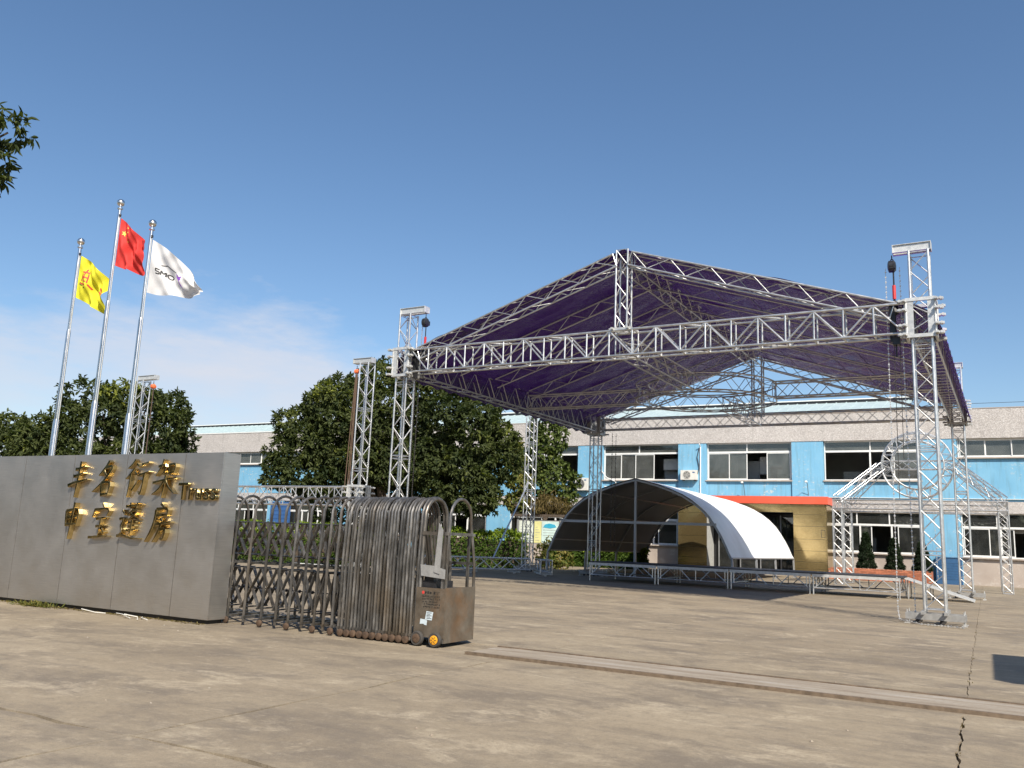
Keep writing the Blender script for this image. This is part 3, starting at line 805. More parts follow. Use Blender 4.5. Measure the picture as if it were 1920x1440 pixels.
s = sub('front_beam', lf); box_truss(s, (T2[0] + .3, T2[1], 2.50), (T1[0] - .3, T1[1], 2.50), 0.38, 0.62, (0, 0, 1), 0.027, 0.017, 0.58, True, 'post')
for q in (T1, T2): sleeve_block(lf, q[0], q[1], 2.12, 2.84, 0)
b = MB(); b.bar((T1[0] - .55, T1[1] + .1, 2.8), (T1[0] - .33, T1[1] + .1, 3.72), .09, .05); b.build('tilted_plate', M['alu_plate'], lf)

def lying(label, p0, p1, w=.42, h=.42):
    t = thing('ground_truss', label, 'truss beam', ((p0[0] + p1[0]) / 2, (p0[1] + p1[1]) / 2, 0), 'trusses resting on the ground')
    box_truss(t, (*p0, .16 + h / 2), (*p1, .16 + h / 2), w, h, (0, 0, 1), 0.03, 0.017, 0.55, True)
    d = (Vector(p1) - Vector(p0)).normalized()
    for f in (.12, .5, .88):
        q = Vector(p0).lerp(Vector(p1), f); b = MB()
        b.box((q.x - .28, q.y - .04, .06), (q.x + .28, q.y + .04, .13)); b.tube([(q.x, q.y, 0), (q.x, q.y, .07)], .05, 8)
        b.build('foot', M['alu_plate'], t)
    return t
lying('aluminium truss lying on the ground in front of the hedge', (-18.6, 26.4), (-15.7, 30.2))
lying('short truss section pointing at the yard from the braced tower', (-15.35, 30.6), (-14.25, 28.9))
b = MB(); b.box((-23.4, 25.3, 0.0), (-20.6, 25.42, .09)); tag(b.build('white_bar', M['white_line']), 'white bar lying on the concrete behind the collapsed gate hoops', 'bar')
bp = MB(); bp.tube([(-16.55, 28.9, .55), (-17.0, 32.5, 3.75)], .032, 8)
tag(bp.build('brace_pole', M['alu']), 'slanting brace pole between the grounded truss and a tower', 'brace pole')

# ------------------------------------------------------------------ low stage deck
SY0, SY1, DZ = 28.27, 30.70, 0.655
sx = [-12.30, -9.80, -7.34, -4.79, -2.24]
for k in range(4):
    x0, x1 = sx[k], sx[k + 1]
    lab = ['stage deck module before the left half of the white tent', 'stage deck module before the middle of the white tent',
           'stage deck module between the tent and the brass doorway', 'stage deck module next to the ramp'][k]
    t = thing('stage_module', lab, 'stage platform', ((x0 + x1) / 2, (SY0 + SY1) / 2, 0), 'stage platform modules')
    b = MB(); b.box((x0 + .01, SY0, DZ - .035), (x1 - .01, SY1, DZ)); b.build('deck_panel', M['deck'], t)
    for yy in (SY0 + .02, SY1 - .02):
        b = MB(); b.box((x0 + .02, yy - .02, DZ - .125), (x1 - .02, yy + .02, DZ - .037)); b.build('edge_rail', M['alu_plate'], t)
        b = MB(); b.tube([(x0 + .07, yy, .20), (x1 - .07, yy, .20)], .02, 8); b.build('bottom_rail', M['alu'], t)
        m = (x1 - x0 - .14); a = x0 + .07
        for p, q in (((a + .02, .21), (a + m * .17, DZ - .13)), ((a + m * .33, DZ - .13), (a + m * .47, .21)), ((a + m * .55, .21), (a + m * .55, DZ - .13)), ((a + m * .62, .21), (a + m * .75, DZ - .13)), ((a + m * .82, DZ - .13), (a + m * .98, .21))):
            rod('strut', t, (p[0], yy, p[1]), (q[0], yy, q[1]), .015)
        for xx in (x0 + .055, x1 - .055):
            rod('leg', t, (xx, yy, 0.0), (xx, yy, DZ - .04), .022)
            rod('side_post', t, (xx + (.09 if xx < (x0 + x1) / 2 else -.09), yy, .2), (xx + (.09 if xx < (x0 + x1) / 2 else -.09), yy, DZ - .12), .018)
    for xx in (x0 + .06, x1 - .06):
        b = MB(); b.tube([(xx, SY0 + .04, .20), (xx, SY1 - .04, .20)], .018, 7); b.build('cross_rail', M['alu'], t)
        for p, q in (((SY0 + .1, .2), (SY0 + 1.2, DZ - .1)), ((SY1 - .1, .2), (SY0 + 1.25, DZ - .1))): rod('strut', t, (xx, p[0], p[1]), (xx, q[0], q[1]), .015)
t = thing('stage_ramp', 'aluminium slatted ramp leading down from the stage deck', 'ramp', (-1.4, 29.8, 0))
for k in range(9):
    y = 29.0 + .17 * k
    b = MB(); b.bar((-2.2, y, DZ - .05), (-.35, y + .1, .03), .13, .03); b.build('ramp_slat', M['alu_plate'], t)
for y in (29.1, 30.3):
    rod('leg', t, (-2.12, y, 0), (-2.12, y, DZ - .08), .022); rod('leg', t, (-1.5, y, 0), (-1.5, y, DZ * .55), .02)

# ------------------------------------------------------------------ white arched tent
TX, TH = -12.45, 3.92
ty = [33.3, 37.3, 41.1, 45.4]
prof = [(0, 3.95), (.12, 3.84), (.25, 3.70), (.38, 3.52), (.5, 3.32), (.6, 3.09), (.7, 2.79), (.78, 2.47), (.845, 2.10), (.90, 1.74), (.945, 1.38), (.98, 1.05), (1.0, .92)]
tent = thing('arched_tent', 'open arched tent with white membrane and grey frames behind the stage', 'tent', (TX, 39.3, 0))
for n_, y in enumerate(ty):
    fr = sub('arch_frame', tent)
    for s in (-1, 1):
        b = MB(); pts = [(TX + s * u * TH, y, z - .05) for u, z in prof] + [(TX + s * TH * 1.005, y, .45), (TX + s * TH * 1.005, y, 0)]
        for a, c in zip(pts[:-1], pts[1:]): b.bar(a, c, .07, .12, up=(0, 1, 0))
        b.box((TX + s * TH - .12, y - .12, 0), (TX + s * TH + .12, y + .12, .02))
        b.build('arch_beam', M['pvc_frame'], fr)
b = MB(); b.box((TX - .045, ty[0] - .05, 0), (TX + .045, ty[0] + .04, 3.85)); b.build('king_post', M['pvc_frame'], tent)
b = MB(); b.box((TX - TH * .845, ty[0] - .035, 2.13), (TX + TH * .845, ty[0] + .035, 2.23)); b.build('cross_bar', M['pvc_frame'], tent)
for u, z in ((.4, 3.46), (.74, 2.6), (.93, 1.5)):
    for s in (-1, 1):
        b = MB(); b.bar((TX + s * u * TH, ty[0], z - .1), (TX + s * u * TH, ty[-1], z - .1), .05, .05); b.build('purlin', M['pvc_frame'], tent)
for s in (-1, 1):
    fine = [(np.interp(t_, range(len(prof)), [p[0] for p in prof]), np.interp(t_, range(len(prof)), [p[1] for p in prof])) for t_ in np.linspace(0, len(prof) - 1, 37)]
    ny = 36; vs_, fs = [], []
    for i, (u, z) in enumerate(fine):
        for j in range(ny + 1):
            y = ty[0] - .06 + (ty[-1] - ty[0] + .12) * j / ny
            k = max(q for q in range(3) if ty[q] <= max(y, ty[0])); f = min(1, max(0, (y - ty[k]) / (ty[k + 1] - ty[k])))
            sg = .03 * math.sin(math.pi * f) * math.sin(math.pi * i / 36)
            vs_.append((TX + s * (u * TH + .01 - sg * u), y, z + .03 - sg * (1 - u) + .004 * math.sin(y * 7 + i)))
    for i in range(36):
        for j in range(ny):
            a = i * (ny + 1) + j; q = (a, a + 1, a + ny + 2, a + ny + 1); fs.append(q if s < 0 else q[::-1])
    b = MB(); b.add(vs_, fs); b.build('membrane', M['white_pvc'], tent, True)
    b = MB(); b.bar((TX + s * (TH + .015), ty[0], .93), (TX + s * (TH + .015), ty[-1], .93), .05, .05); b.build('eave_rail', M['pvc_frame'], tent)

# ------------------------------------------------------------------ truss gateway with a standing ring
gy = (38.4, 41.4); gxs = (-5.38, 0.68)
gw = thing('truss_gateway', 'square truss gateway carrying a large upright truss ring', 'truss gateway', (-2.35, 39.9, 0))
for y in gy:
    for x in gxs:
        s = sub('column', gw); box_truss(s, (x, y, 0.02), (x, y, 3.1), .34, .34, (0, 1, 0), .022, .011, .36, True)
    s = sub('beam', gw); box_truss(s, (gxs[0] - .17, y, 3.32), (gxs[1] + .17, y, 3.32), .34, .36, (0, 0, 1), .022, .011, .40, True)
for x in gxs:
    s = sub('beam', gw); box_truss(s, (x, gy[0] + .2, 3.32), (x, gy[1] - .2, 3.32), .34, .36, (0, 0, 1), .022, .011, .40, False)
gc = (-2.35, 39.9, 5.08)
s = sub('ring_truss', gw); ring_truss(s, gc, 1.02, 1.38, 0.46, (0, 1, 0), 40, .030, .014, True)
for x, sg in ((gxs[0], -1), (gxs[1], 1)):
    for y, sy in ((gy[0], -1), (gy[1], 1)):
        q = sub('slanted_arm', gw); box_truss(q, (x, y, 3.55), (gc[0] + sg * 1.42, gc[1] + sy * .22, gc[2] - .05), .32, .32, (0, 0, 1), .022, .010, .42, sg < 0 and sy < 0)
s = sub('cross_truss', gw); box_truss(s, (gc[0] - 1.36, gc[1] - .0, gc[2]), (gc[0] + 1.36, gc[1], gc[2]), .34, .36, (0, 0, 1), .02, .010, .40, True)
c = MB()
for o in (0, .5): chain_strand(c, (-2.3 + o, 39.6, 3.6), (-2.25 + o, 39.6, .4), 0.09)
tag(c.build('hanging_chain', M['chain']), 'two pale chains hanging under the truss gateway', 'chain')
# ------------------------------------------------------------------ steel-clad company sign wall
SY, SXR = 8.32, -9.06
sg = thing('sign_wall', 'long stainless steel clad sign wall with gold lettering beside the gate', 'sign wall', (-12, 8.47, 0))
seams = [SXR, -9.80, -11.03, -12.26, -13.50, -14.74, -15.98, -17.2]
for k in range(len(seams) - 1):
    x1, x0 = seams[k], seams[k + 1]
    b = MB(); e = .005
    x0e, x1e = x0 + e, x1 - (e if k else .0)
    b.box((x0e, SY, .055), (x1e, SY + .02, 2.28))
    b.build('cladding_panel', M['sign'], sg)
b = MB(); b.box((SXR - .02, SY + .0225, .055), (SXR + .0, SY + .31, 2.28)); b.build('side_panel', M['sign'], sg)
b = MB(); b.box((-17.2, SY + .0225, 2.262), (SXR - .0225, SY + .31, 2.282)); b.build('top_cap', M['sign'], sg)
b = MB(); b.box((-17.2, SY + .05, .0), (SXR - .05, SY + .29, 2.25)); b.build('core', M['black_metal'], sg)
b = MB(); b.box((-17.2, SY + .30, .055), (SXR - .022, SY + .32, 2.26)); b.build('back_panel', M['sign'], sg)

ST = {
 'feng': [[(50,99),(49,70),(47,36),(44,0)], [(28,77),(50,80),(72,86)], [(24,58),(48,61),(70,68)], [(4,32),(28,40),(60,44),(96,50)]],
 'ming': [[(58,99),(44,80),(18,60)], [(46,82),(82,88),(64,62),(36,38),(0,16)], [(40,72),(54,60)], [(38,40),(44,4)], [(38,40),(84,46),(74,6)], [(43,8),(78,12)]],
 'yan': [[(30,99),(20,86),(2,76)], [(32,76),(20,62),(0,48)], [(20,60),(21,30),(18,0)], [(40,88),(54,80)], [(38,66),(52,58)], [(36,18),(46,28),(58,46)], [(64,86),(94,92)], [(58,58),(78,62),(100,68)], [(82,62),(82,30),(78,4),(66,16)]],
 'jia': [[(12,80),(46,88),(42,64),(32,60)], [(32,99),(26,78),(6,56)], [(58,86),(62,60)], [(58,84),(88,90),(82,60)], [(62,63),(84,66)], [(0,38),(46,46),(100,52)], [(51,58),(52,28),(48,0)], [(48,44),(32,22),(4,8)], [(54,44),(74,24),(98,12)]],
 'shen': [[(16,76),(22,34)], [(16,75),(82,86),(74,36)], [(24,57),(77,62)], [(24,38),(75,41)], [(52,99),(50,50),(45,0)]],
 'bao': [[(46,99),(56,88)], [(16,84),(8,62)], [(16,82),(88,88),(74,66)], [(28,58),(74,63)], [(32,38),(72,42)], [(6,8),(50,12),(96,14)], [(51,60),(50,12)], [(62,32),(76,22)]],
 'peng': [[(18,89),(88,95)], [(38,99),(40,84)], [(68,99),(64,85)], [(54,84),(44,74),(32,66)], [(48,78),(78,82),(58,64),(36,54)], [(46,72),(62,62),(88,56)], [(42,47),(76,51)], [(44,37),(74,41)], [(38,27),(80,31)], [(59,54),(59,30),(58,15)], [(10,78),(22,68)], [(2,56),(24,60),(12,38),(24,22),(4,14)], [(2,12),(28,17),(60,7),(100,8)]],
 'fang': [[(44,99),(58,90)], [(28,84),(80,90),(76,69)], [(32,68),(76,72)], [(28,84),(28,54),(18,26),(0,2)], [(54,62),(62,54)], [(32,46),(64,50),(98,54)], [(58,49),(52,26),(34,2)], [(54,34),(84,38),(76,6),(62,12)]],
}
def brush_char(key, cx, cz, w, h, parent):
    b = MB(); lean = 0.10
    for si, st in enumerate(ST[key]):
        P = [Vector(((x - 50) / 100 * w + lean * (y - 50) / 100 * h, (y - 50) / 100 * h)) for x, y in st]
        fine = []
        for a, c in zip(P[:-1], P[1:]):
            for t_ in (0, .33, .66): fine.append(a.lerp(c, t_))
        fine.append(P[-1]); n = len(fine)
        for _ in range(2): fine = [fine[0]] + [(fine[i - 1] + fine[i] * 2 + fine[i + 1]) / 4 for i in range(1, n - 1)] + [fine[-1]]
        long_ = sum((q - p).length for p, q in zip(P[:-1], P[1:])) > .35 * h
        wd = .041 if key in ('feng', 'ming', 'shen', 'fang') else .031
        L, Rr, Li, Ri = [], [], [], []
        for i, p in enumerate(fine):
            d = (fine[min(i + 1, n - 1)] - fine[max(i - 1, 0)]).normalized(); nn = Vector((-d.y, d.x))
            t_ = i / (n - 1); k = wd * (1.0 + .30 * math.exp(-(t_ / .12) ** 2) - (.62 * max(0, (t_ - .62) / .38) if long_ else .25 * t_))
            L.append(p + nn * k / 2); Rr.append(p - nn * k / 2); Li.append(p + nn * (k / 2 - .0035)); Ri.append(p - nn * (k / 2 - .0035))
        poly = L + Rr[::-1]; inner = Li + Ri[::-1]
        m = len(poly); y0, y1 = SY - .066 - .0011 * si, SY - .001
        v = [(cx + q.x, y0, cz + q.y) for q in poly] + [(cx + q.x, y1, cz + q.y) for q in poly]
        v += [(cx + q.x, y0 - .0035, cz + q.y) for q in inner]
        f = []
        for i in range(n - 1):
            f.append((2 * m + i, 2 * m + i + 1, 3 * m - 2 - i, 3 * m - 1 - i))
        f += [(i, (i + 1) % m, (i + 1) % m + 2 * m, i + 2 * m) for i in range(m)]
        f += [(i, i + m, (i + 1) % m + m, (i + 1) % m) for i in range(m)]
        b.add(v, f)
    return b.build('gold_character', M['gold'], parent)
for key, cx, cz in (('feng', -12.03, 1.905), ('ming', -11.41, 1.905), ('yan', -10.70, 1.92), ('jia', -10.10, 1.92), ('shen', -12.06, 1.285), ('bao', -11.39, 1.28), ('peng', -10.73, 1.30), ('fang', -10.12, 1.295)):
    brush_char(key, cx, cz, .48, .55, sg)
def text_mesh(name, body, size, mat, parent, loc, rot, extrude=0.0, offset=0.0, align='LEFT', shear=0.0, bevel=0.0, space=1.0):
    cu = bpy.data.curves.new(name, 'FONT'); cu.body = body; cu.size = size; cu.extrude = extrude; cu.offset = offset; cu.align_x = align; cu.shear = shear; cu.bevel_depth = bevel; cu.space_character = space
    tmp = bpy.data.objects.new(name, cu); COL.objects.link(tmp)
    bpy.context.view_layer.update()
    me = bpy.data.meshes.new_from_object(tmp.evaluated_get(bpy.context.evaluated_depsgraph_get()))
    bpy.data.objects.remove(tmp); bpy.data.curves.remove(cu)
    me.name = name; me.materials.clear(); me.materials.append(mat)
    m4 = Matrix.Translation(loc) @ rot.to_4x4()
    return link(name, me, parent, m4)
FRONT = Matrix(((1, 0, 0), (0, 0, -1), (0, 1, 0)))         # text facing -y
text_mesh('gold_word', 'Truss', .33, M['gold'], sg, (-9.83, SY - .032, 1.63), FRONT, .022, .0, bevel=.006, space=1.03)

# wires and weeds along the foot of the wall
for k, (pts) in enumerate([[(-11.5, 8.24, .02), (-11.35, 8.1, .05), (-11.1, 8.14, .02), (-10.95, 8.2, .015)], [(-10.75, 8.22, .03), (-10.5, 8.12, .04), (-10.2, 8.02, .015)], [(-10.5, 8.2, .03), (-10.3, 8.0, .06), (-10.15, 8.1, .03), (-10.0, 7.98, .015)], [(-10.2, 8.22, .02), (-10.05, 8.08, .03), (-9.9, 8.06, .012)]]):
    b = MB(); b.tube(pts, .006, 6)
    lab = ['pale wire end curling out below the sign wall, beneath the third lower character', 'pale wire lying flat under the sign wall', 'looped pale wire below the sign wall near its last lower character', 'short pale wire end by the sign corner'][k]
    tag(b.build('wire_end', M['white_wire'], None, True), lab, 'wire', 'wire ends below the sign wall')

# ------------------------------------------------------------------ folding gate
GY0, GY1 = 8.66, 9.30
gt = thing('retractable_gate', 'stainless steel folding gate, mostly collapsed, with hooped bars on wheels', 'gate', (-7, 8.98, 0))
def hoop_pts(x, w=1.0):
    pts = [(x, GY0, .045), (x, GY0 + .005, .95), (x, GY0 + .03, 1.42)]
    c, r = (GY0 + GY1) / 2 - .05, (GY1 - GY0) / 2 - .075
    for k in range(1, 10):
        a = math.pi - math.pi * k / 10; pts.append((x, c + r * math.cos(a), 1.46 + r * 1.08 * math.sin(a)))
    return pts + [(x, GY1 - .13, 1.42), (x, GY1 - .01, .95), (x, GY1, .045)]
hb = MB(); hb.tube([(p[0], p[1], p[2]) for p in hoop_pts(0)], .0185, 8); HOOP = hb.mesh('hoop', M['gate'], True)
ext = [-11.7, -11.35, -11.0, -10.67, -10.33, -9.99, -9.66, -9.36, -9.06, -8.763, -8.447, -8.195, -7.975, -7.741, -7.539, -7.385, -7.244]
pack = [-7.13 + (7.13 - 6.04) * k / 22 for k in range(23)]
wb = MB(); wb.lathe((0, GY0 - .03, .048), [(.01, -.012), (.032, -.012), (.044, -.006), (.044, .016), (.032, .022), (.01, .022)], 12, 'y'); WHEEL = wb.mesh('wheel', M['rust'], True)
fb = MB(); fb.box((-.02, GY0 - .02, .09), (.02, GY1 + .02, .12)); FOOTBAR = fb.mesh('foot_bar', M['gate'])
cb = MB(); cb.box((-.012, GY0 + .02, .80), (.012, GY1 - .02, .825)); CROSS = cb.mesh('tie_bar', M['gate'])
for k, x in enumerate(ext + pack):
    jx = rnd.uniform(-.006, .006) if k >= len(ext) else 0
    m4 = Matrix.Translation((x + jx, 0, rnd.uniform(-.008, .008))) @ Matrix.Rotation(R(rnd.uniform(-.35, .35)), 4, 'Y')
    link('hoop', HOOP, gt, m4)
    link('foot_bar', FOOTBAR, gt, Matrix.Translation((x, 0, 0))); link('tie_bar', CROSS, gt, Matrix.Translation((x, 0, 0)))
    if (k % 2 == 0): link('wheel', WHEEL, gt, Matrix.Translation((x, 0, 0)))
xs = ext + [pack[0], pack[1]]
mids = [(a + b_) / 2 for a, b_ in zip(xs[:-1], xs[1:])]
def flat_bar(p, q):
    b = MB(); b.bar(p, q, .012, .052, up=(0, 1, 0)); b.build('scissor_bar', M['gate'], gt)
rv = MB()
for i in range(len(mids) - 1):
    for y in (GY0 + .10, GY1 - .10):
        for (za, zb) in ((.22, .74), (.92, 1.36)):
            flat_bar((mids[i], y - .008, za), (mids[i + 1], y - .008, zb)); flat_bar((mids[i], y + .008, zb), (mids[i + 1], y + .008, za))
for m_ in mids:
    for z in (.22, .74, .92, 1.36):
        rv.tube([(m_, GY0 + .06, z), (m_, GY1 - .06, z)], .011, 6)
stuff(rv.build('pivot_pin', M['gate'], gt, True))
b = MB(); pts = []
for i in range(len(mids) - 1): pts += [(mids[i], GY1 - .14, .76 + .02 * rnd.random()), ((mids[i] + mids[i + 1]) / 2, GY1 - .15, .80 + .05 * rnd.random())]
b.tube(pts, .009, 6); b.build('power_cable', M['black_metal'], gt, True)
b = MB(); b.tube([(mids[0], GY0 + .3, .47), (mids[-1], GY0 + .3, .47)], .008, 6)
for m_ in mids: b.lathe((m_, GY0 + .3, .47), [(.005, -.02), (.022, -.01), (.022, .01), (.005, .02)], 8, 'x')
b.build('beaded_cable', M['black_metal'], gt, True)
# collapsed scissor bars between the packed hoops
for k in range(len(pack) - 1):
    for y in (GY0 + .10,):
        b = MB(); xm = (pack[k] + pack[k + 1]) / 2
        b.box((xm - .006, y, .2), (xm + .006, y + .034, .76)); b.box((xm - .006, y, .9), (xm + .006, y + .034, 1.38)); b.build('folded_bar', M['gate'], gt)

# drive cart at the gate's free end
CX0, CX1, CY0, CY1 = -5.97, -5.56, 8.635, 9.31
ct = sub('drive_cart', gt)
b = MB(); b.box((CX0, CY0, .10), (CX1, CY0 + .012, .665)); b.build('front_panel', M['cart'], ct)
b = MB(); b.box((CX1 - .012, CY0 + .0145, .045), (CX1, CY1, .675)); b.build('end_panel', M['cart'], ct)
b = MB(); b.box((CX0, CY0 + .0145, .645), (CX1 - .0145, CY1, .655)); b.build('lid', M['cart'], ct)
b = MB(); b.box((CX0, CY1 - .012, .10), (CX1 - .0145, CY1, .643)); b.build('back_panel', M['cart'], ct)
b = MB(); b.box((CX0 + .03, CY0 + .04, .66), (CX0 + .24, CY0 + .42, .74)); b.box((CX0 + .06, CY0 + .06, .74), (CX0 + .20, CY0 + .22, .80)); b.build('motor', M['black_metal'], ct)
link('hoop', HOOP, ct, Matrix.Translation((CX1 - .02, 0, 0)))
link('hoop', HOOP, ct, Matrix.Translation((CX0 - .01, 0, .01)))
hb2 = MB(); hb2.tube([(p[0], p[1], p[2]) for p in hoop_pts(0)], .027, 10); hb2m = hb2.mesh('end_hoop', M['gate'], True)
link('hoop', hb2m, ct, Matrix.Translation((CX0 + .03, 0, .0)))
for (p, q, w) in (((CX0 + .03, CY0 + .03, 1.30), (CX1 - .02, CY0 + .03, 1.30), .04), ((CX1 - .02, CY0 + .03, 1.30), (CX1 - .02, CY1 - .05, 1.30), .035), ((CX0 + .03, CY1 - .03, .95), (CX1 - .02, CY1 - .03, .95), .035), ((CX1 - .06, CY0 + .03, .66), (CX1 - .06, CY0 + .03, 1.32), .035), ((CX1 - .10, CY1 - .04, .66), (CX1 - .10, CY1 - .04, 1.5), .03), ((CX0 + .22, CY0 + .25, .66), (CX0 + .22, CY0 + .25, 1.1), .03)):
    b = MB(); b.bar(p, q, w, w); b.build('frame_bar', M['gate'], ct)
py = CY0 - .012
b = MB(); b.prism([(CX0 + .245, .85), (CX0 + .285, 1.42), (CX0 + .345, 1.34), (CX0 + .325, .83)], py - .012, py - .002); b.build('bumper_plate', M['galv'], ct)
b = MB(); b.prism([(CX0 + .06, .80), (CX0 + .045, .93), (CX0 + .255, .92), (CX0 + .255, .845), (CX0 + .32, .84), (CX0 + .32, .90), (CX1 - .015, .885), (CX1 - .015, .775)], py - .001, py + .009); b.build('bumper_plate', M['galv'], ct)
for k, (xw, hub) in enumerate(((-5.905, 'rust'), (-5.655, 'wheel_yellow'))):
    w_ = sub('drive_wheel', ct)
    b = MB(); b.lathe((xw, CY0 - .05, .083), [(.05, .0), (.074, -.004), (.083, .008), (.083, .04), (.07, .05), (.02, .05)], 20, 'y'); b.build('tyre', M['rubber'], w_, True)
    b = MB(); b.lathe((xw, CY0 - .057, .083), [(.008, -.004), (.035, -.006), (.052, .0), (.054, .02), (.02, .02)], 18, 'y'); b.build('hub', M[hub], w_, True)
    b = MB()
    for a in range(6): b.bar((xw + .015 * math.cos(a * 1.047), CY0 - .0645, .083 + .015 * math.sin(a * 1.047)), (xw + .042 * math.cos(a * 1.047), CY0 - .0615, .083 + .042 * math.sin(a * 1.047)), .006, .004, up=(0, 1, 0))
    b.build('spoke', M['ink' if hub != 'rust' else 'rust'], w_)
# lettering printed on the cart and two stickers
text_mesh('print', '门厂', .036, M['ink'], ct, (CX0 + .265, CY0 - .003, .592), FRONT)
def worn_marks(x0, x1, z, h, dense):
    """rubbed-off characters: each a little cluster of strokes"""
    b = MB(); x = x0
    while x < x1:
        for _ in range(dense):
            zz = z + rnd.uniform(0, h); xx = x + rnd.uniform(0, h * .5)
            if rnd.random() < .6: b.box((x, CY0 - .003, zz), (x + h * .8, CY0 - .001, zz + h * .13))
            else: b.box((xx, CY0 - .003, z), (xx + h * .13, CY0 - .001, z + h * .9))
        x += h * (1.12 if rnd.random() < .88 else 1.7)
    return b.build('print', M['ink'], ct)
worn_marks(CX0 + .125, CX0 + .255, .592, .030, 5)
b = MB(); b.lathe((CX0 + .098, CY0 - .002, .608), [(.001, -.001), (.019, -.001), (.019, .001), (.001, .001)], 12, 'y'); b.build('red_print', M['red_ink'], ct)
for k in range(5): worn_marks(CX0 + .085 + (.03 if k == 3 else .006 * k), CX0 + .34 - .012 * (k % 3), .556 - .030 * k, .019, 3)
b = MB(); b.prism([(CX0 + .145, .30), (CX0 + .16, .395), (CX0 + .255, .39), (CX0 + .24, .295)], CY0 - .003, CY0 - .001); b.build('sticker', M['sticker'], ct)
b = MB(); b.prism([(CX0 + .075, .245), (CX0 + .08, .305), (CX0 + .14, .30), (CX0 + .175, .29), (CX0 + .17, .235), (CX0 + .135, .24), (CX0 + .13, .25)], CY0 - .0032, CY0 - .0012); b.build('sticker', M['sticker'], ct)
for k in range(5):
    b = MB(); b.box((CX0 + .165, CY0 - .004, .376 - .016 * k), (CX0 + .235 - .02 * (k % 2), CY0 - .0031, .382 - .016 * k)); b.build('print', M['ink'], ct)

# ------------------------------------------------------------------ flagpoles and flags
def flagpole(label, x, y, top, mast=0.058):
    t = thing('flagpole', label, 'flagpole', (x, y, 0), 'flagpoles behind the sign wall')
    secs = [(0, top * .47, mast), (top * .47, top * .73, mast * .74), (top * .73, top - .16, mast * .56)]
    for a, b_, r in secs:
        b = MB(); b.lathe((x, y, 0), [(r, a), (r * .97, b_ - .05), (r * .80, b_)], 16); b.build('mast_section', M['chrome'], t, True)
    b = MB(); b.lathe((x, y, top - .17), [(.028, 0), (.05, .01), (.05, .04), (.026, .05), (.026, .07)], 14); b.build('collar', M['chrome'], t, True)
    b = MB(); n = 12; prof_ = [(.072 * math.sin(math.pi * k / n) + .001, top - .03 - .072 * math.cos(math.pi * k / n)) for k in range(n + 1)]
    b.lathe((x, y, 0), prof_, 18); b.build('ball_finial', M['chrome'], t, True)
    b = MB(); b.tube([(x + .075, y - .02, .4), (x + .085, y - .02, top * .5), (x + .055, y - .02, top - .3)], .005, 5); b.build('halyard', M['white_wire'], t)
    b = MB(); b.lathe((x + .055, y - .02, top - .33), [(.005, 0), (.022, .01), (.022, .05), (.005, .06)], 8); b.build('pulley', M['black_metal'], t)
    return t
PY = 10.0
FP = [(-15.465, 6.78), (-14.38, 7.42), (-13.37, 6.85)]
flagpole('left flagpole of the three, carrying the yellow flag', FP[0][0], PY, FP[0][1])
flagpole('tallest flagpole, carrying the red flag', FP[1][0], PY, FP[1][1])
flagpole('flagpole carrying the white flag', FP[2][0], PY, FP[2][1])
FD = Vector((.93, .37, 0)).normalized(); FN = Vector((FD.y, -FD.x, 0))
def flag_surface(x, ztop, corners, waves, seed):
    """corners: hoist top, hoist bottom, fly top, fly bottom as (along, height) in metres from the hoist top"""
    r = random.Random(seed); ph = [r.uniform(0, 6.28) for _ in range(5)]
    (a0, b0), (a1, b1), (c0, d0), (c1, d1) = corners['ht'], corners['hb'], corners['ft'], corners['fb']
    st, sb = corners.get('sag', (.05, .02))
    def S(u, v, off=0.0):
        tx, tz = a0 + (c0 - a0) * u, b0 + (d0 - b0) * u + st * math.sin(math.pi * u)
        bx, bz = a1 + (c1 - a1) * u, b1 + (d1 - b1) * u - sb * math.sin(math.pi * u)
        h, z = tx + (bx - tx) * v, tz + (bz - tz) * v
        q = u * 1.5 + v * .9
        w = 1.25 * waves * u ** .55 * (math.sin(q * 6.5 + ph[0]) * .6 + .45 * math.sin(u * 9 - v * 7 + ph[1]) + .28 * math.sin(u * 17 - v * 12 + ph[2]) + .16 * math.sin(v * 15 + u * 21 + ph[3]))
        return Vector((x, PY, ztop)) + FD * (h + .045) + FN * (w + off) + Vector((0, 0, z))
    return S
def make_flag(name, label, x, ztop, corners, waves, mat, seed):
    S = flag_surface(x, ztop, corners, waves, seed); n = 40; b = MB()
    b.add([S(i / n, j / n) for i in range(n + 1) for j in range(n + 1)], [(i*(n+1)+j, (i+1)*(n+1)+j, (i+1)*(n+1)+j+1, i*(n+1)+j+1) for i in range(n) for j in range(n)])
    t = thing(name, label, 'flag', (x, PY, ztop), 'flags on the poles')
    b.build('cloth', mat, t, True)
    return t, S
def print_on(t, S, shapes, mat, name):
    b = MB()
    for poly in shapes:
        cu = sum(p[0] for p in poly) / len(poly); cv = sum(p[1] for p in poly) / len(poly); m = len(poly)
        for side in (.004, -.004):
            v = []; f = []
            for k in range(5):
                q = k / 4
                v += [S(cu + (u - cu) * q, cv + (w - cv) * q, side) for u, w in poly]
            for k in range(4):
                for i in range(m): f.append((k*m+i, k*m+(i+1)%m, (k+1)*m+(i+1)%m, (k+1)*m+i))
            b.add(v, f)
    b.build(name, mat, t, True)
def stroke(p, q, w):
    p, q = Vector(p), Vector(q); n = (q - p).normalized(); n = Vector((-n.y, n.x)) * w / 2
    mids_ = [p.lerp(q, k / 4) for k in range(5)]
    return [tuple(m_ + n) for m_ in mids_] + [tuple(m_ - n) for m_ in mids_[::-1]]
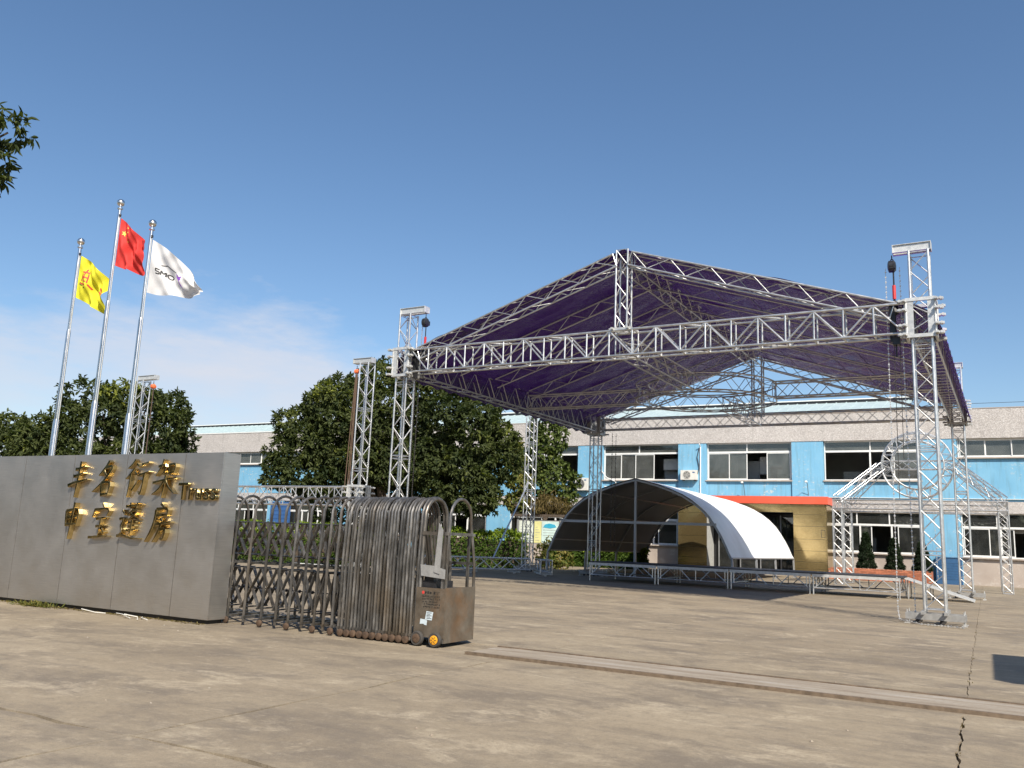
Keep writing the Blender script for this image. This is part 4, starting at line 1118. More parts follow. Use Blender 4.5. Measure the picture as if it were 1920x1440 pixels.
def star(cu, cv, r, asp=1.0, rot=0):
    return [(cu + (r if k % 2 == 0 else r * .4) * math.sin(math.pi * k / 5 + rot), cv - asp * (r if k % 2 == 0 else r * .4) * math.cos(math.pi * k / 5 + rot)) for k in range(10)]
t, S = make_flag('yellow_flag', 'yellow flag with red character emblem blowing from the left flagpole', FP[0][0], 6.46, dict(ht=(0, 0), hb=(.0, -.86), ft=(.62, -.50), fb=(.66, -1.22), sag=(.06, -.02)), .12, M['flag_yellow'], 3)
print_on(t, S, [stroke((.14, .34), (.34, .28), .04), stroke((.24, .22), (.22, .50), .04), stroke((.12, .46), (.36, .42), .04), stroke((.16, .38), (.12, .56), .035), stroke((.32, .32), (.38, .54), .035), stroke((.18, .54), (.34, .52), .03), stroke((.10, .62), (.34, .60), .03), stroke((.40, .56), (.48, .62), .04)] +
         [stroke((.76 + .06 * k, .40), (.82 + .06 * k, .58), .03) for k in range(3)] + [stroke((.74, .44), (.95, .42), .03), stroke((.74, .54), (.95, .52), .03)], M['red_ink'], 'emblem_print')
print_on(t, S, [stroke((.08, .66), (.20, .65), .02), stroke((.08, .66), (.09, .60), .02), stroke((.24, .68), (.32, .67), .02)], M['ink'], 'lettering_print')
t, S = make_flag('red_flag', 'red flag with yellow stars on the tallest flagpole', FP[1][0], 7.08, dict(ht=(0, 0), hb=(0, -.96), ft=(.54, -.50), fb=(.58, -1.15), sag=(.03, .0)), .12, M['flag_red'], 12)
print_on(t, S, [star(.17, .26, .085, .8)] + [star(.34 + .07 * math.cos(a), .22 + .17 * math.sin(a), .03, .8, a) for a in (-1.0, -.3, .45, 1.15)], M['star'], 'star')
t, S = make_flag('white_flag', 'white flag with black letters and a violet swoosh', FP[2][0], 6.50, dict(ht=(0, 0), hb=(.0, -1.02), ft=(1.02, -.88), fb=(1.06, -1.06), sag=(.10, .06)), .10, M['flag_white'], 5)
def glyph(u0, v0, w, h, segs): return [stroke((u0 + a * w, v0 + b_ * h), (u0 + c * w, v0 + d * h), .022) for a, b_, c, d in segs]
g3 = glyph(.14, .50, .07, .09, [(1, 0, 0, 0), (0, 0, 0, .5), (0, .5, 1, .5), (1, .5, 1, 1), (1, 1, 0, 1)])
g3 += glyph(.235, .50, .075, .09, [(0, 1, 0, 0), (0, 0, .5, .6), (.5, .6, 1, 0), (1, 0, 1, 1)])
g3 += glyph(.335, .51, .10, .085, [(0, .2, .3, 0), (.3, 0, .8, 0), (.8, 0, 1, .4), (1, .4, .7, 1), (.7, 1, .2, 1), (.2, 1, 0, .6), (0, .6, 0, .2)])
print_on(t, S, g3, M['ink'], 'lettering_print')
print_on(t, S, [stroke((.22, .40), (.33, .345), .014), stroke((.33, .345), (.50, .39), .016)], M['ink'], 'arc_print')
print_on(t, S, [[(.50, .40), (.56, .46), (.62, .40), (.635, .52), (.70, .80), (.62, .66), (.55, .53)]], M['violet_print'], 'swoosh_print')
# ------------------------------------------------------------------ two-storey factory building
YF = 49.09
fb_ = thing('factory_building', 'long two-storey factory office, blue painted piers under a pebble-dash parapet', 'building', (-20, 52, 0))
XL, XRt = -72.0, 22.0
PIT = 6.50
piers = []                                     # pier edges, repeated along the facade
x = -22.2 - PIT * 8
while x < 21: piers.append((x, x + 1.68)); x += PIT
def bpart(name, mat, a, c, parent=None):
    b = MB(); b.box(a, c); return b.build(name, M[mat], parent or fb_)
bpart('parapet_wall', 'pebble', (XL, YF - .12, 7.31), (XRt, YF + .22, 8.82))
bpart('parapet_cap', 'white_frame', (XL, YF - .15, 8.822), (-38, YF + .25, 8.90))
bpart('parapet_cap', 'low_wall', (-37.99, YF - .14, 8.822), (XRt, YF + .24, 8.86))
bpart('floor_band', 'pebble', (XL, YF - .06, 3.55), (XRt, YF + .22, 4.12))
bpart('band_lip', 'white_frame', (-8.2, YF - .10, 4.235), (XRt, YF + .0, 4.262))
bpart('roof_slab', 'hut', (XL, YF + .22, 7.33), (XRt, YF + 12, 7.50))
bpart('floor_slab', 'hut', (XL, YF + .22, 3.6), (XRt, YF + 6, 3.85))
bpart('back_wall', 'dark_hall', (XL, YF + 6, 0), (XRt, YF + 6.2, 7.33))
b = MB(); b.add([(XL, YF + 1, 8.70), (-3.6, YF + 1, 8.70), (-3.6, YF + 10, 11.08), (XL, YF + 10, 11.08)], [(0, 1, 2, 3)]); 
b.add([(XL, YF + 1, 8.62), (-3.6, YF + 1, 8.62), (-3.6, YF + 10, 11.0), (XL, YF + 10, 11.0)], [(3, 2, 1, 0)])
n_ = 0
roofp = b.build('metal_roof', M['roof'], fb_)
b = MB(); xx = XL
while xx < -3.7: b.bar((xx, YF + 1, 8.715), (xx, YF + 10, 11.095), .06, .05); xx += .62
b.build('corrugation', M['roof'], roofp)
bpart('ridge_board', 'black_metal', (XL, YF + 9.95, 11.0), (-3.55, YF + 10.15, 11.24))
bpart('ridge_cap', 'white_frame', (XL, YF + 9.9, 11.243), (-3.5, YF + 10.2, 11.31))
b = MB()
for x_ in np.arange(-.5, 22, 3.4): b.tube([(x_, YF + .05, 8.86), (x_, YF + .05, 9.12)], .012, 5)
b.tube([(-2, YF + .05, 9.12), (22, YF + .05, 9.12)], .011, 5); b.build('lightning_rail', M['black_metal'], fb_)
for a, c in piers:
    bpart('pier', 'blue', (a, YF - .09, 4.122), (c, YF + .5, 7.308))
    bpart('pier', 'blue', (a, YF - .03, .0), (c, YF + .5, 3.548))
SHORT = lambda a: a > -1.2 or a < -45.5          # bays with short high windows upstairs
def pane(parent, x0, x1, z0, z1, y, frame=True, t=.045):
    gm = M['glass_reflect'] if z0 > 4 else M['glass']
    f = MB()
    for p, q in (((x0, z0), (x1, z0 + t)), ((x0, z1 - t), (x1, z1)), ((x0, z0 + t), (x0 + t, z1 - t)), ((x1 - t, z0 + t), (x1, z1 - t))):
        f.box((p[0], y - .02, p[1]), (q[0], y + .02, q[1]))
    if frame: f.build('sash_frame', M['white_frame'], parent)
    b = MB(); b.box((x0 + t * frame, y - .003, z0 + t * frame), (x1 - t * frame, y + .003, z1 - t * frame)); b.build('pane', gm, parent)
def window(x0, x1, z0, z1, zt, fixed, sashes, mull=(), name='window'):
    """a window: outer frame, transom with fixed lights above, sliding sashes below; open stretches stay open"""
    w = sub(name, fb_); y = YF + .14; t = .055
    f = MB()
    f.box((x0, y - .04, z0), (x1, y + .04, z0 + t)); f.box((x0, y - .04, z1 - t), (x1, y + .04, z1))
    f.box((x0, y - .04, z0 + t), (x0 + t, y + .04, z1 - t)); f.box((x1 - t, y - .04, z0 + t), (x1, y + .04, z1 - t))
    f.build('window_frame', M['white_frame'], w)
    if zt:
        b = MB(); b.box((x0 + t, y - .055, zt - .05), (x1 - t, y + .055, zt + .05)); b.build('transom_bar', M['white_frame'], w)
        e = [x0 + t] + list(fixed) + [x1 - t]
        for p, q in zip(e[:-1], e[1:]): pane(w, p, q, zt + .05, z1 - t, y + .005, False)
        for m_ in fixed:
            b = MB(); b.box((m_ - .03, y - .045, zt + .05), (m_ + .03, y + .045, z1 - t)); b.build('mullion', M['white_frame'], w)
    zt2 = (zt - .05) if zt else z1 - t
    for m_ in mull:
        b = MB(); b.box((m_ - .04, y - .05, z0 + t), (m_ + .04, y + .05, zt2)); b.build('mullion', M['white_frame'], w)
    for k, (p, q) in enumerate(sashes): pane(w, p, q, z0 + t + .002, zt2 - .002, y + (.022 if k % 2 else -.022))
    b = MB(); b.box((x0 - .05, YF - .14, z0 - .07), (x1 + .05, YF + .20, z0 - .002)); b.build('sill', M['low_wall'], w)
    return w
for k in range(len(piers) - 1):
    a, c = piers[k][1], piers[k + 1][0]; w_ = c - a
    if c < -60: 
        bpart('spandrel', 'blue', (a, YF, 4.122), (c, YF + .22, 7.308)); bpart('lower_wall', 'low_wall', (a, YF, 0), (c, YF + .22, 3.548)); continue
    up = 6.35 if SHORT(a) else 5.17
    bpart('spandrel', 'blue', (a, YF, 4.122), (c, YF + .22, up - .072))
    if SHORT(a):
        window(a + .02, c - .02, up, 7.305, None, (), [(a + .1 + i * (w_ - .2) / 4, a + .12 + (i + 1) * (w_ - .2) / 4) for i in range(4)])
    elif abs(a + 20.5) < .3:
        window(a + .02, c - .02, up, 7.305, 6.78, (a + w_ * .48,), [(a + .08, a + 1.18), (a + 1.1, a + 2.1), (a + 2.07, a + 3.28)])
    elif abs(a + 14.0) < .3:
        window(a + .02, c - .02, up, 7.305, 6.78, (a + w_ * .48,), [(a + .08, a + 1.32), (a + 1.22, a + 1.42 + .9), (a + 3.42, a + 4.72)])
    elif abs(a + 7.5) < .3:
        window(a + .02, c - .02, up, 7.305, 6.75, (a + w_ * .49,), [(a + 3.5, a + 4.75)], (a + 2.35,))
    else:
        window(a + .02, c - .02, up, 7.305, 6.78, (a + w_ * .48,), [(a + .08, a + 1.25), (a + 1.2, a + 2.4), (a + 2.4, a + 3.6)])
    if -15.8 < a < -8 : continue
    bpart('lower_wall', 'low_wall', (a, YF, 0), (c, YF + .22, 1.30))
    window(a + .02, c - .02, 1.37, 3.545, 2.84, (a + w_ * .33, a + w_ * .66), [(a + .1, a + w_ * .26), (a + w_ * .24, a + w_ * .48), (a + w_ * .74, a + w_ - .1)], (a + w_ * .36, a + w_ * .68))
    if abs(a + 0.8) < .5 or abs(a - 5.8) < .5: pass
# rooms behind: partitions, cabinets and blinds dimly seen through the openings
for k in range(len(piers)):
    a = piers[k][0]
    if a < -60: continue
    bpart('partition', 'dark_hall', (a + .6, YF + .5, 3.86), (a + .9, YF + 5.9, 7.32)); bpart('partition', 'dark_hall', (a + .6, YF + .5, 0), (a + .9, YF + 5.9, 3.59))
for a, c, z0, z1, y, m in ((-17.0, -16.1, 5.2, 6.6, 50.4, 'cabinet'), (-19.4, -18.3, 3.9, 6.5, 51.5, 'cabinet'), (-13.4, -12.6, 3.9, 6.55, 50.3, 'cabinet'), (-12.3, -11.3, 3.9, 6.4, 50.6, 'cabinet'), (-11.2, -9.9, 5.6, 6.6, 50.2, 'blind'), (-16.9, -15.9, 5.85, 6.5, 49.9, 'blind'),
                         (-6.9, -5.6, 3.9, 5.9, 52, 'cabinet'), (-5.3, -4.0, 3.9, 6.4, 53, 'cabinet'), (-.2, .9, .1, 2.2, 50.6, 'cabinet'), (1.2, 2.6, 2.6, 3.4, 49.8, 'blind'), (-6.8, -5.2, .1, 2.2, 51, 'cabinet')):
    bpart('cabinet' if m == 'cabinet' else 'blind', m, (a, y, z0), (c, y + .3, z1))
for x_, z_ in ((-6.1, 7.12), (-12.2, 7.12), (-18.2, 7.12)):
    bpart('ceiling_lamp', 'white_frame', (x_ - .5, 51, z_), (x_ + .5, 51.6, z_ + .06))

# brass-clad entrance porch under a red fascia
po = thing('entrance_porch', 'entrance porch clad in mirror brass panels under a red fascia', 'porch', (-11.2, 48, 0))
PYF = 47.3
def ppart(name, mat, a, c): b = MB(); b.box(a, c); return b.build(name, M[mat], po)
for x0, x1, nx in ((-15.15, -13.50, 2), (-8.86, -7.20, 2)):
    zs = [.06, .42, .78, 1.35, 1.95, 2.62, 3.22, 3.76]
    for j in range(len(zs) - 1):
        cols = [x0, x1]
        for p, q in zip(cols[:-1], cols[1:]): ppart('brass_panel', 'brass', (p + .006, PYF + rnd.uniform(-.002, .002), zs[j] + .006), (q - .006, PYF + .03, zs[j + 1] - .006))
    ppart('backing_wall', 'hut', (x0 + .01, PYF + .032, .0), (x1 - .01, YF - .1, 3.74))
for j in range(4): ppart('brass_panel', 'brass', (-7.197, PYF + .032, .06 + j * .92), (-7.17, YF - .1, .06 + j * .92 + .91))
ppart('lintel', 'black_metal', (-13.49, PYF + .05, 3.30), (-8.87, PYF + .4, 3.76))
ppart('brass_panel', 'brass', (-13.494, PYF + .02, 3.33), (-8.866, PYF + .045, 3.755))
ppart('doorway_shade', 'black_metal', (-13.49, YF - .35, .0), (-8.87, YF - .12, 3.29))  # black slab stands for the shade inside the doorway
for x_ in (-13.2, -12.0, -10.9, -9.8):
    b = MB(); b.box((x_, YF - .52, .05), (x_ + .06, YF - .46, 3.2)); b.build('door_frame', M['pvc_frame'], po)
    b = MB(); b.box((x_ + .07, YF - .5, .08), (x_ + 1.0, YF - .49, 3.1)); b.build('door_pane', M['glass'], po)
ppart('soffit', 'hut', (-15.2, PYF + .05, 3.765), (-7.15, YF - .13, 3.80))
fa = ppart('fascia', 'red_fascia', (-15.3, PYF - .12, 3.77), (-7.08, PYF + .04, 4.17))
ppart('fascia', 'red_fascia', (-7.105, PYF + .042, 3.775), (-7.08, YF - .13, 4.165))
ppart('fascia', 'red_fascia', (-15.3, PYF + .042, 3.775), (-15.27, YF - .13, 4.165))
ppart('canopy_roof', 'hut', (-15.26, PYF + .05, 3.99), (-7.11, YF - .14, 4.16))
b = MB()
for p, q in (((-7.46, 2.06), (-7.26, 2.075)), ((-7.46, 2.43), (-7.26, 2.445)), ((-7.46, 2.06), (-7.445, 2.445)), ((-7.275, 2.06), (-7.26, 2.445))): b.box((p[0], PYF - .008, p[1]), (q[0], PYF - .002, q[1]))
b.build('notice_frame', M['fan_dark'], po)
ppart('floor_step', 'strip', (-15.3, PYF - .5, .0), (-7.1, YF - .3, .058))

bs = MB(); bs.box((-47.75, YF - .16, 1.5), (-45.8, YF - .05, 3.45)); bl_ = thing('blue_panel', 'deep blue slatted panel on the far facade seen over the open gate bars', 'shutter', (-46.8, YF, 1.5))  # dark blue slatted box standing before the lower pier
bs.build('panel', plain('deep_blue_panel', (.035, .10, .26), .5), bl_)
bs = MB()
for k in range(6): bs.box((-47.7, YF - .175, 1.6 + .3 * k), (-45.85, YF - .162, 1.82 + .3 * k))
bs.build('panel_slat', plain('deep_blue_slat', (.04, .115, .29), .5), bl_)
# air conditioners, wall lamps, conduits
def aircon(label, x0, x1, z0, z1, y, fan_front=True):
    t = thing('air_conditioner', label, 'air conditioner', ((x0 + x1) / 2, y, z0), 'wall air conditioners')
    b = MB(); b.box((x0, y - .34, z0), (x1, y, z1)); b.build('casing', M['ac_white'], t)
    r = (z1 - z0) * .40; cx = x0 + (x1 - x0) * .40; cz = (z0 + z1) / 2
    b = MB(); b.lathe((cx, y - .345, cz), [(.02, -.002), (r, -.002), (r, .004), (.02, .004)], 24, 'y'); b.build('fan_opening', M['fan_dark'], t)
    b = MB()
    for q in (.35, .6, .85, 1.0): b.tube([(cx + r * q * math.cos(a), y - .352, cz + r * q * math.sin(a)) for a in np.linspace(0, 6.283, 21)[:-1]], .008, 4, closed=True)
    for a in range(6): b.bar((cx, y - .353, cz), (cx + r * math.cos(a * 1.047), y - .353, cz + r * math.sin(a * 1.047)), .012, .008, up=(0, 1, 0))
    b.build('fan_grille', M['ac_white'] if not fan_front else M['cabinet'], t)
    b = MB(); b.box((x0 + .1, y - .3, z0 - .05), (x0 + .16, y + .09, z0 - .002)); b.box((x1 - .16, y - .3, z0 - .05), (x1 - .1, y + .09, z0 - .002)); b.build('bracket', M['rust'], t)
    b = MB(); b.box((x1 - .24, y - .343, z1 - .17), (x1 - .10, y - .3405, z1 - .1)); b.build('badge', M['blue_bin'], t)
    return t
aircon('old white air conditioner on the pier behind the tent apex, big dark fan', -22.20, -21.35, 4.50, 5.26, YF - .09)
aircon('white air conditioner on the blue pier between two upper windows', -15.45, -14.50, 5.16, 5.72, YF - .09, False)
aircon('air conditioner in deep tree shade beside the tower behind the gate', -35.0, -34.1, 4.6, 5.3, YF - .09)
for k, (pts, r, lab) in enumerate((
    ([(-14.35, YF - .13, 4.0), (-14.35, YF - .13, 7.1), (-14.35, YF - .35, 7.25)], .035, 'white drain pipe on the pier beside the second air conditioner'),
    ([(-14.5, YF - .2, 5.5), (-14.42, YF - .14, 5.9), (-14.55, YF - .13, 6.5), (-14.42, YF - .13, 7.05)], .022, 'dark pipe bundle curling up from the second air conditioner'),
    ([(-20.6, YF - .14, 7.0), (-20.55, YF - .14, 5.7), (-20.2, YF - .16, 5.3), (-19.6, YF - .2, 5.05), (-19.5, YF - .14, 4.7), (-20.3, YF - .3, 4.75)], .03, 'white pipe drooping off the pier behind the tent apex'),
    ([(-20.0, YF - .05, 1.1), (-20.7, YF - .1, 1.7), (-20.9, YF - .1, 2.5)], .04, 'white hose hanging on the shaded wall'))):
    b = MB(); b.tube(pts, r, 7); tag(b.build('wall_pipe', M['dark_chain'] if 'dark' in lab else M['white_line'], None, True), lab, 'pipe')
for x_, z_, lab in ((-8.35, 5.05, 'small lamp arm on the blue pier above the red fascia'), (-11.8, 5.0, 'small lamp arm under the middle upper window')):
    t = thing('lamp_arm', lab, 'wall lamp', (x_, YF, z_), 'wall lamp arms')
    b = MB(); b.tube([(x_, YF - .0, z_ - .85), (x_ + .02, YF - .45, z_ - .1), (x_, YF - .75, z_)], .016, 6); b.build('arm', M['rust'], t)
    b = MB(); b.lathe((x_, YF - .75, z_), [(.02, .05), (.07, .03), (.08, -.04), (.03, -.06)], 8); b.build('lamp_head', M['ac_white'], t)
b = MB(); b.box((-2.2, YF - .95, 0), (-1.05, YF - .12, 1.28)); cb_ = thing('equipment_cabinet', 'blue equipment cabinet at the foot of the blue pier', 'cabinet', (-1.7, 48.5, 0))
b.build('body', M['blue_bin'], cb_)
b = MB(); b.box((-2.22, YF - .98, 1.282), (-1.03, YF - .1, 1.32)); b.build('lid', M['blue_bin'], cb_)
for k in range(7): b = MB(); b.box((-2.1, YF - .962, .25 + .13 * k), (-1.2, YF - .951, .31 + .13 * k)); b.build('louvre_slat', M['blue_bin'], cb_)

# brick planter with three clipped conifers
pl = thing('brick_planter', 'long orange brick planter below the window by the truss gateway', 'planter', (-4.8, 47.6, 0))
px0, px1, py0, py1 = -7.1, -2.35, 46.9, 48.3
b = MB(); b.box((px0 + .02, py0 + .02, 0), (px1 - .02, py1 - .02, .50)); b.build('core', M['mortar'], pl)
b = MB(); b.box((px0 + .1, py0 + .1, .5), (px1 - .1, py1 - .1, .56)); b.build('soil_bed', M['pot'], pl)
bm_ = MB(); bm_.box((0, 0, 0), (.225, .03, .062)); BR = bm_.mesh('brick', M['brick'])
bm_ = MB(); bm_.box((0, 0, 0), (.03, .225, .062)); BRS = bm_.mesh('brick', M['brick'])
for j in range(8):
    x_ = px0 + (.12 if j % 2 else 0)
    while x_ < px1 - .2: link('brick', BR, pl, Matrix.Translation((x_, py0 - .008 + rnd.uniform(-.003, .003), .01 + j * .074))); x_ += .237
    y_ = py0 + .03 + (.12 if j % 2 else 0)
    while y_ < py1 - .2: link('brick', BRS, pl, Matrix.Translation((px1 - .022, y_, .01 + j * .074))); y_ += .237

# notice board near the tent
nb = thing('notice_board', 'roofed notice board with pale blue, white and yellow panels by the hedge', 'notice board', (-19.8, 39.0, 0))
bx0, bx1, by = -21.0, -18.5, 39.0
for x_ in (bx0, bx1 - .1): b = MB(); b.box((x_, by, 0), (x_ + .1, by + .1, 2.45)); b.build('post', M['pvc_frame'], nb)
b = MB(); b.box((bx0 + .1, by + .03, 1.15), (bx1 - .1, by + .08, 2.34)); b.build('backboard', M['hut'], nb)
cols = [((.74, .80, .72), bx0 + .14, bx0 + .98), ((.76, .74, .34), bx0 + 1.0, bx0 + 1.40), ((.62, .78, .74), bx0 + 1.43, bx1 - .14)]
for k, (c_, a, e) in enumerate(cols):
    b = MB(); b.box((a, by + .012, 1.2), (e, by + .028, 2.27)); b.build('poster', plain('poster_paper_%d' % k, c_, .6, 0, .12, 3), nb)
    b = MB()
    for q in range(6):
        if k == 2 and q < 2: continue
        b.box((a + .08, by + .006, 1.32 + q * .13), (e - .08 - .06 * (q % 3), by + .0105, 1.32 + q * .13 + .018))
    b.build('print', M['hut'], nb)
b = MB(); b.prism([(bx1 - 1.0, 1.98), (bx1 - .9, 2.12), (bx1 - .65, 2.18), (bx1 - .35, 2.12), (bx1 - .25, 2.0), (bx1 - .6, 1.93)], by + .004, by + .011); b.build('blue_print', plain('cyan_print', (.05, .42, .62), .6), nb)
b = MB(); b.box((bx0 - .3, by - .12, 2.5), (bx1 + .2, by + .7, 2.62)); b.build('canopy', M['bark'], nb)

# unseen hut added outside the gate so its roof edge shades the yard
gh = thing('shadow_hut', 'flat-roofed hut added out of view to cast the yard shadow', 'added hut', (4.9, 10.8, 0))
b = MB(); b.box((3.3, 8.9, 0), (6.2, 11.0, 2.7)); b.build('wall', M['hut'], gh)
b = MB(); b.box((2.34, 8.55, 2.72), (6.8, 11.45, 2.95)); b.build('roof', M['white_frame'], gh)
b = MB(); b.box((3.285, 9.4, 1.0), (3.298, 10.5, 2.0)); b.build('window', M['glass'], gh)
# ------------------------------------------------------------------ foliage
def leaf_mesh(name, C, D, U, L, W, tint, mat, fold=.18):
    """C base points, D directions, U up-ish normals (n x 3), L lengths, W widths: six-point folded leaves"""
    n = len(C); D = D / np.linalg.norm(D, axis=1, keepdims=True); S = np.cross(D, U); S /= np.maximum(np.linalg.norm(S, axis=1, keepdims=True), 1e-6); N = np.cross(S, D)
    L = L[:, None]; W = W[:, None]
    v = np.empty((n, 6, 3))
    v[:, 0] = C; v[:, 3] = C + D * L - N * L * .22
    v[:, 1] = C + D * L * .42 + S * W * .5 + N * W * fold; v[:, 2] = C + D * L * .75 + S * W * .36 - N * L * .05
    v[:, 4] = C + D * L * .75 - S * W * .36 - N * L * .05; v[:, 5] = C + D * L * .42 - S * W * .5 + N * W * fold
    idx = np.arange(n)[:, None] * 6
    q = np.concatenate([idx + np.array([[0, 1, 2, 3]]), idx + np.array([[0, 3, 4, 5]])], axis=1).reshape(-1, 4)
    me = bpy.data.meshes.new(name); me.vertices.add(n * 6); me.vertices.foreach_set('co', v.reshape(-1).astype(np.float32))
    nf = len(q); me.loops.add(nf * 4); me.loops.foreach_set('vertex_index', q.reshape(-1).astype(np.int32))
    me.polygons.add(nf); me.polygons.foreach_set('loop_start', np.arange(nf, dtype=np.int32) * 4)
    try: me.polygons.foreach_set('loop_total', np.full(nf, 4, dtype=np.int32))
    except Exception: pass
    me.materials.append(mat); me.update(calc_edges=True)
    at = me.attributes.new('tint', 'FLOAT', 'POINT'); at.data.foreach_set('value', np.repeat(np.clip(tint, 0, 1), 6).astype(np.float32))
    return me
def rosettes(P, O, per, L, W, spread=1.0, droop=.35, tint_c=None):
    """clusters of leaves radiating from points P with outward directions O"""
    n = len(P); k = per
    Pq = np.repeat(P, k, 0); Oq = np.repeat(O, k, 0)
    rv = npr.normal(size=Pq.shape); D = Oq * .55 + rv * .62 * spread; D[:, 2] -= droop * npr.random(len(D)) * 1.6
    U = Oq + npr.normal(size=Pq.shape) * .35 + np.array([0, 0, .5])
    Ls = L * npr.uniform(.7, 1.25, len(D)); Ws = W * npr.uniform(.75, 1.25, len(D))
    t = np.repeat(tint_c, k) + npr.normal(0, .09, len(D))
    return Pq + npr.normal(0, L * .12, Pq.shape), D, U, Ls, Ws, t
def lobe_points(lobes, dens, inner=.22):
    """points spread over and a little inside a set of lumpy lobes"""
    P, O, T = [], [], []
    for (c, r, tt) in lobes:
        c, r = np.array(c, float), np.array(r, float); n = int(dens * (r[0] * r[1] + r[0] * r[2] + r[1] * r[2]) / 3)
        d = npr.normal(size=(n, 3)); d /= np.linalg.norm(d, axis=1, keepdims=True)
        bump_ = 1 + .16 * np.sin(d[:, 0] * 7 + c[0]) * np.sin(d[:, 1] * 6 + c[1]) + .12 * np.sin(d[:, 2] * 9 + c[2] + d[:, 0] * 5)
        q = 1 - inner * npr.random(n) ** 1.3
        p = c + d * r * (bump_ * q)[:, None]
        keep = np.ones(n, bool)
        for (c2, r2, _) in lobes:
            if c2 is c: continue
            e = (p - np.array(c2)) / np.array(r2); keep &= (np.sum(e * e, axis=1) > .55) | (np.allclose(c2, c))
        P.append(p[keep]); O.append(d[keep]); T.append(np.full(keep.sum(), tt) + npr.normal(0, .11, keep.sum()))
    return np.concatenate(P), np.concatenate(O), np.concatenate(T)
def limb_set(parent, base, lobes, r0, name='trunk'):
    b = MB(); fork = Vector(base) + Vector((0, 0, max(1.2, (min(l[0][2] for l in lobes) - base[2]) * .6)))
    b.tube([base, Vector(base).lerp(fork, .5) + Vector((.06, .03, 0)), fork], [r0 * 1.25, r0, r0 * .85], 10)
    tr = b.build(name, M['bark'], parent, True)
    for l in lobes[:9]:
        c = Vector(l[0]); m = fork.lerp(c, .5) + Vector((0, 0, .35))
        bb = MB(); bb.tube([fork - Vector((0, 0, .1)), m, c], [r0 * .55, r0 * .32, r0 * .08], 7, cap=False); bb.build('limb', M['bark'], tr, True)
def tree(name, label, base, lobes, dens, per, L, W, mat, group=None, r0=.22, cat='tree', **kw):
    t = thing(name, label, cat, base, group)
    P, O, T = lobe_points(lobes, dens)
    a = rosettes(P, O, per, L, W, tint_c=T, **kw)
    link('crown', leaf_mesh('crown', *a, M[mat]), t)
    limb_set(t, base, lobes, r0)
    return t
def blob(cx, cy, cz, rx, ry, rz, n, small, seed, tt=.35, top=.0):
    """one crown: a big core with many smaller lumps over its upper surface"""
    r = random.Random(seed); out = [((cx, cy, cz), (rx * .86, ry * .86, rz * .86), tt - .05)]
    for k in range(n):
        a = r.uniform(0, 2 * math.pi); h = r.uniform(-.75, 1.0); q = math.sqrt(max(0, 1 - h * h))
        s = small * r.uniform(.65, 1.3)
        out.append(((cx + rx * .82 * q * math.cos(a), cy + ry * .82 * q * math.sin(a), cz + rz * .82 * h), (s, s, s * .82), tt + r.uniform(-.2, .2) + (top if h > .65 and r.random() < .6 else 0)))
    return out
def place(px_old, d):                              # a spot d metres ahead of the camera, sideways by a fraction of d
    x, y = px_old * d, d; t = R(29); return (x * math.cos(t) - y * math.sin(t), x * math.sin(t) + y * math.cos(t))

# the big tree behind the towers: several merged domes on one trunk
bx, by_ = place(-.140, 40.5)
def at(px, d, z): p = place((px - 960) / 1600, d); return (p[0], p[1], z)
lob = []
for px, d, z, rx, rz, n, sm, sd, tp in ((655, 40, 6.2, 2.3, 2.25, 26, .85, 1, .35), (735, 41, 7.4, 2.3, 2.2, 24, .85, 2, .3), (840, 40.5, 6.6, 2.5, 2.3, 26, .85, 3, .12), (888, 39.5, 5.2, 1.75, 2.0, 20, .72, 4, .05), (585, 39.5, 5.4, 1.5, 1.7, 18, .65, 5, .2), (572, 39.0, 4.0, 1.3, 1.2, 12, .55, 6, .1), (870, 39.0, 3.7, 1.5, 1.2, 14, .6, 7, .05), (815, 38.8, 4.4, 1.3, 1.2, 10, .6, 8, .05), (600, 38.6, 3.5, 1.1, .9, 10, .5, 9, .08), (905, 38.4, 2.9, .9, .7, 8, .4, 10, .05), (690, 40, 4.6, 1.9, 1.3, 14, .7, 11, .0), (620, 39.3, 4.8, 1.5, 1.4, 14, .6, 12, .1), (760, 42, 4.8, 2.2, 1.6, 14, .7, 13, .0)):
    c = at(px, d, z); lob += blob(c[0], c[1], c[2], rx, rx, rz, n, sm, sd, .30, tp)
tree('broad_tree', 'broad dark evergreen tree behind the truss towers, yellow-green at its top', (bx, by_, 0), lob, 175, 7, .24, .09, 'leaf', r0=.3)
lob = []  # low tree added behind the big one to darken and shade the wall
for px, d, z, rx, rz, n, sm, sd in ((650, 49, 3.4, 1.9, 2.2, 10, .8, 61), (740, 48, 3.6, 1.9, 2.4, 10, .8, 62), (820, 46.5, 3.0, 1.7, 2.0, 10, .7, 63)):
    c = at(px, d, z); lob += blob(c[0], c[1], c[2], rx, rx, rz, n, sm, sd, .2)
p = at(730, 48, 0); tree('wall_shade_tree', 'dark low tree added behind the big tree to darken the wall', p, lob, 80, 6, .30, .09, 'leaf', r0=.12)
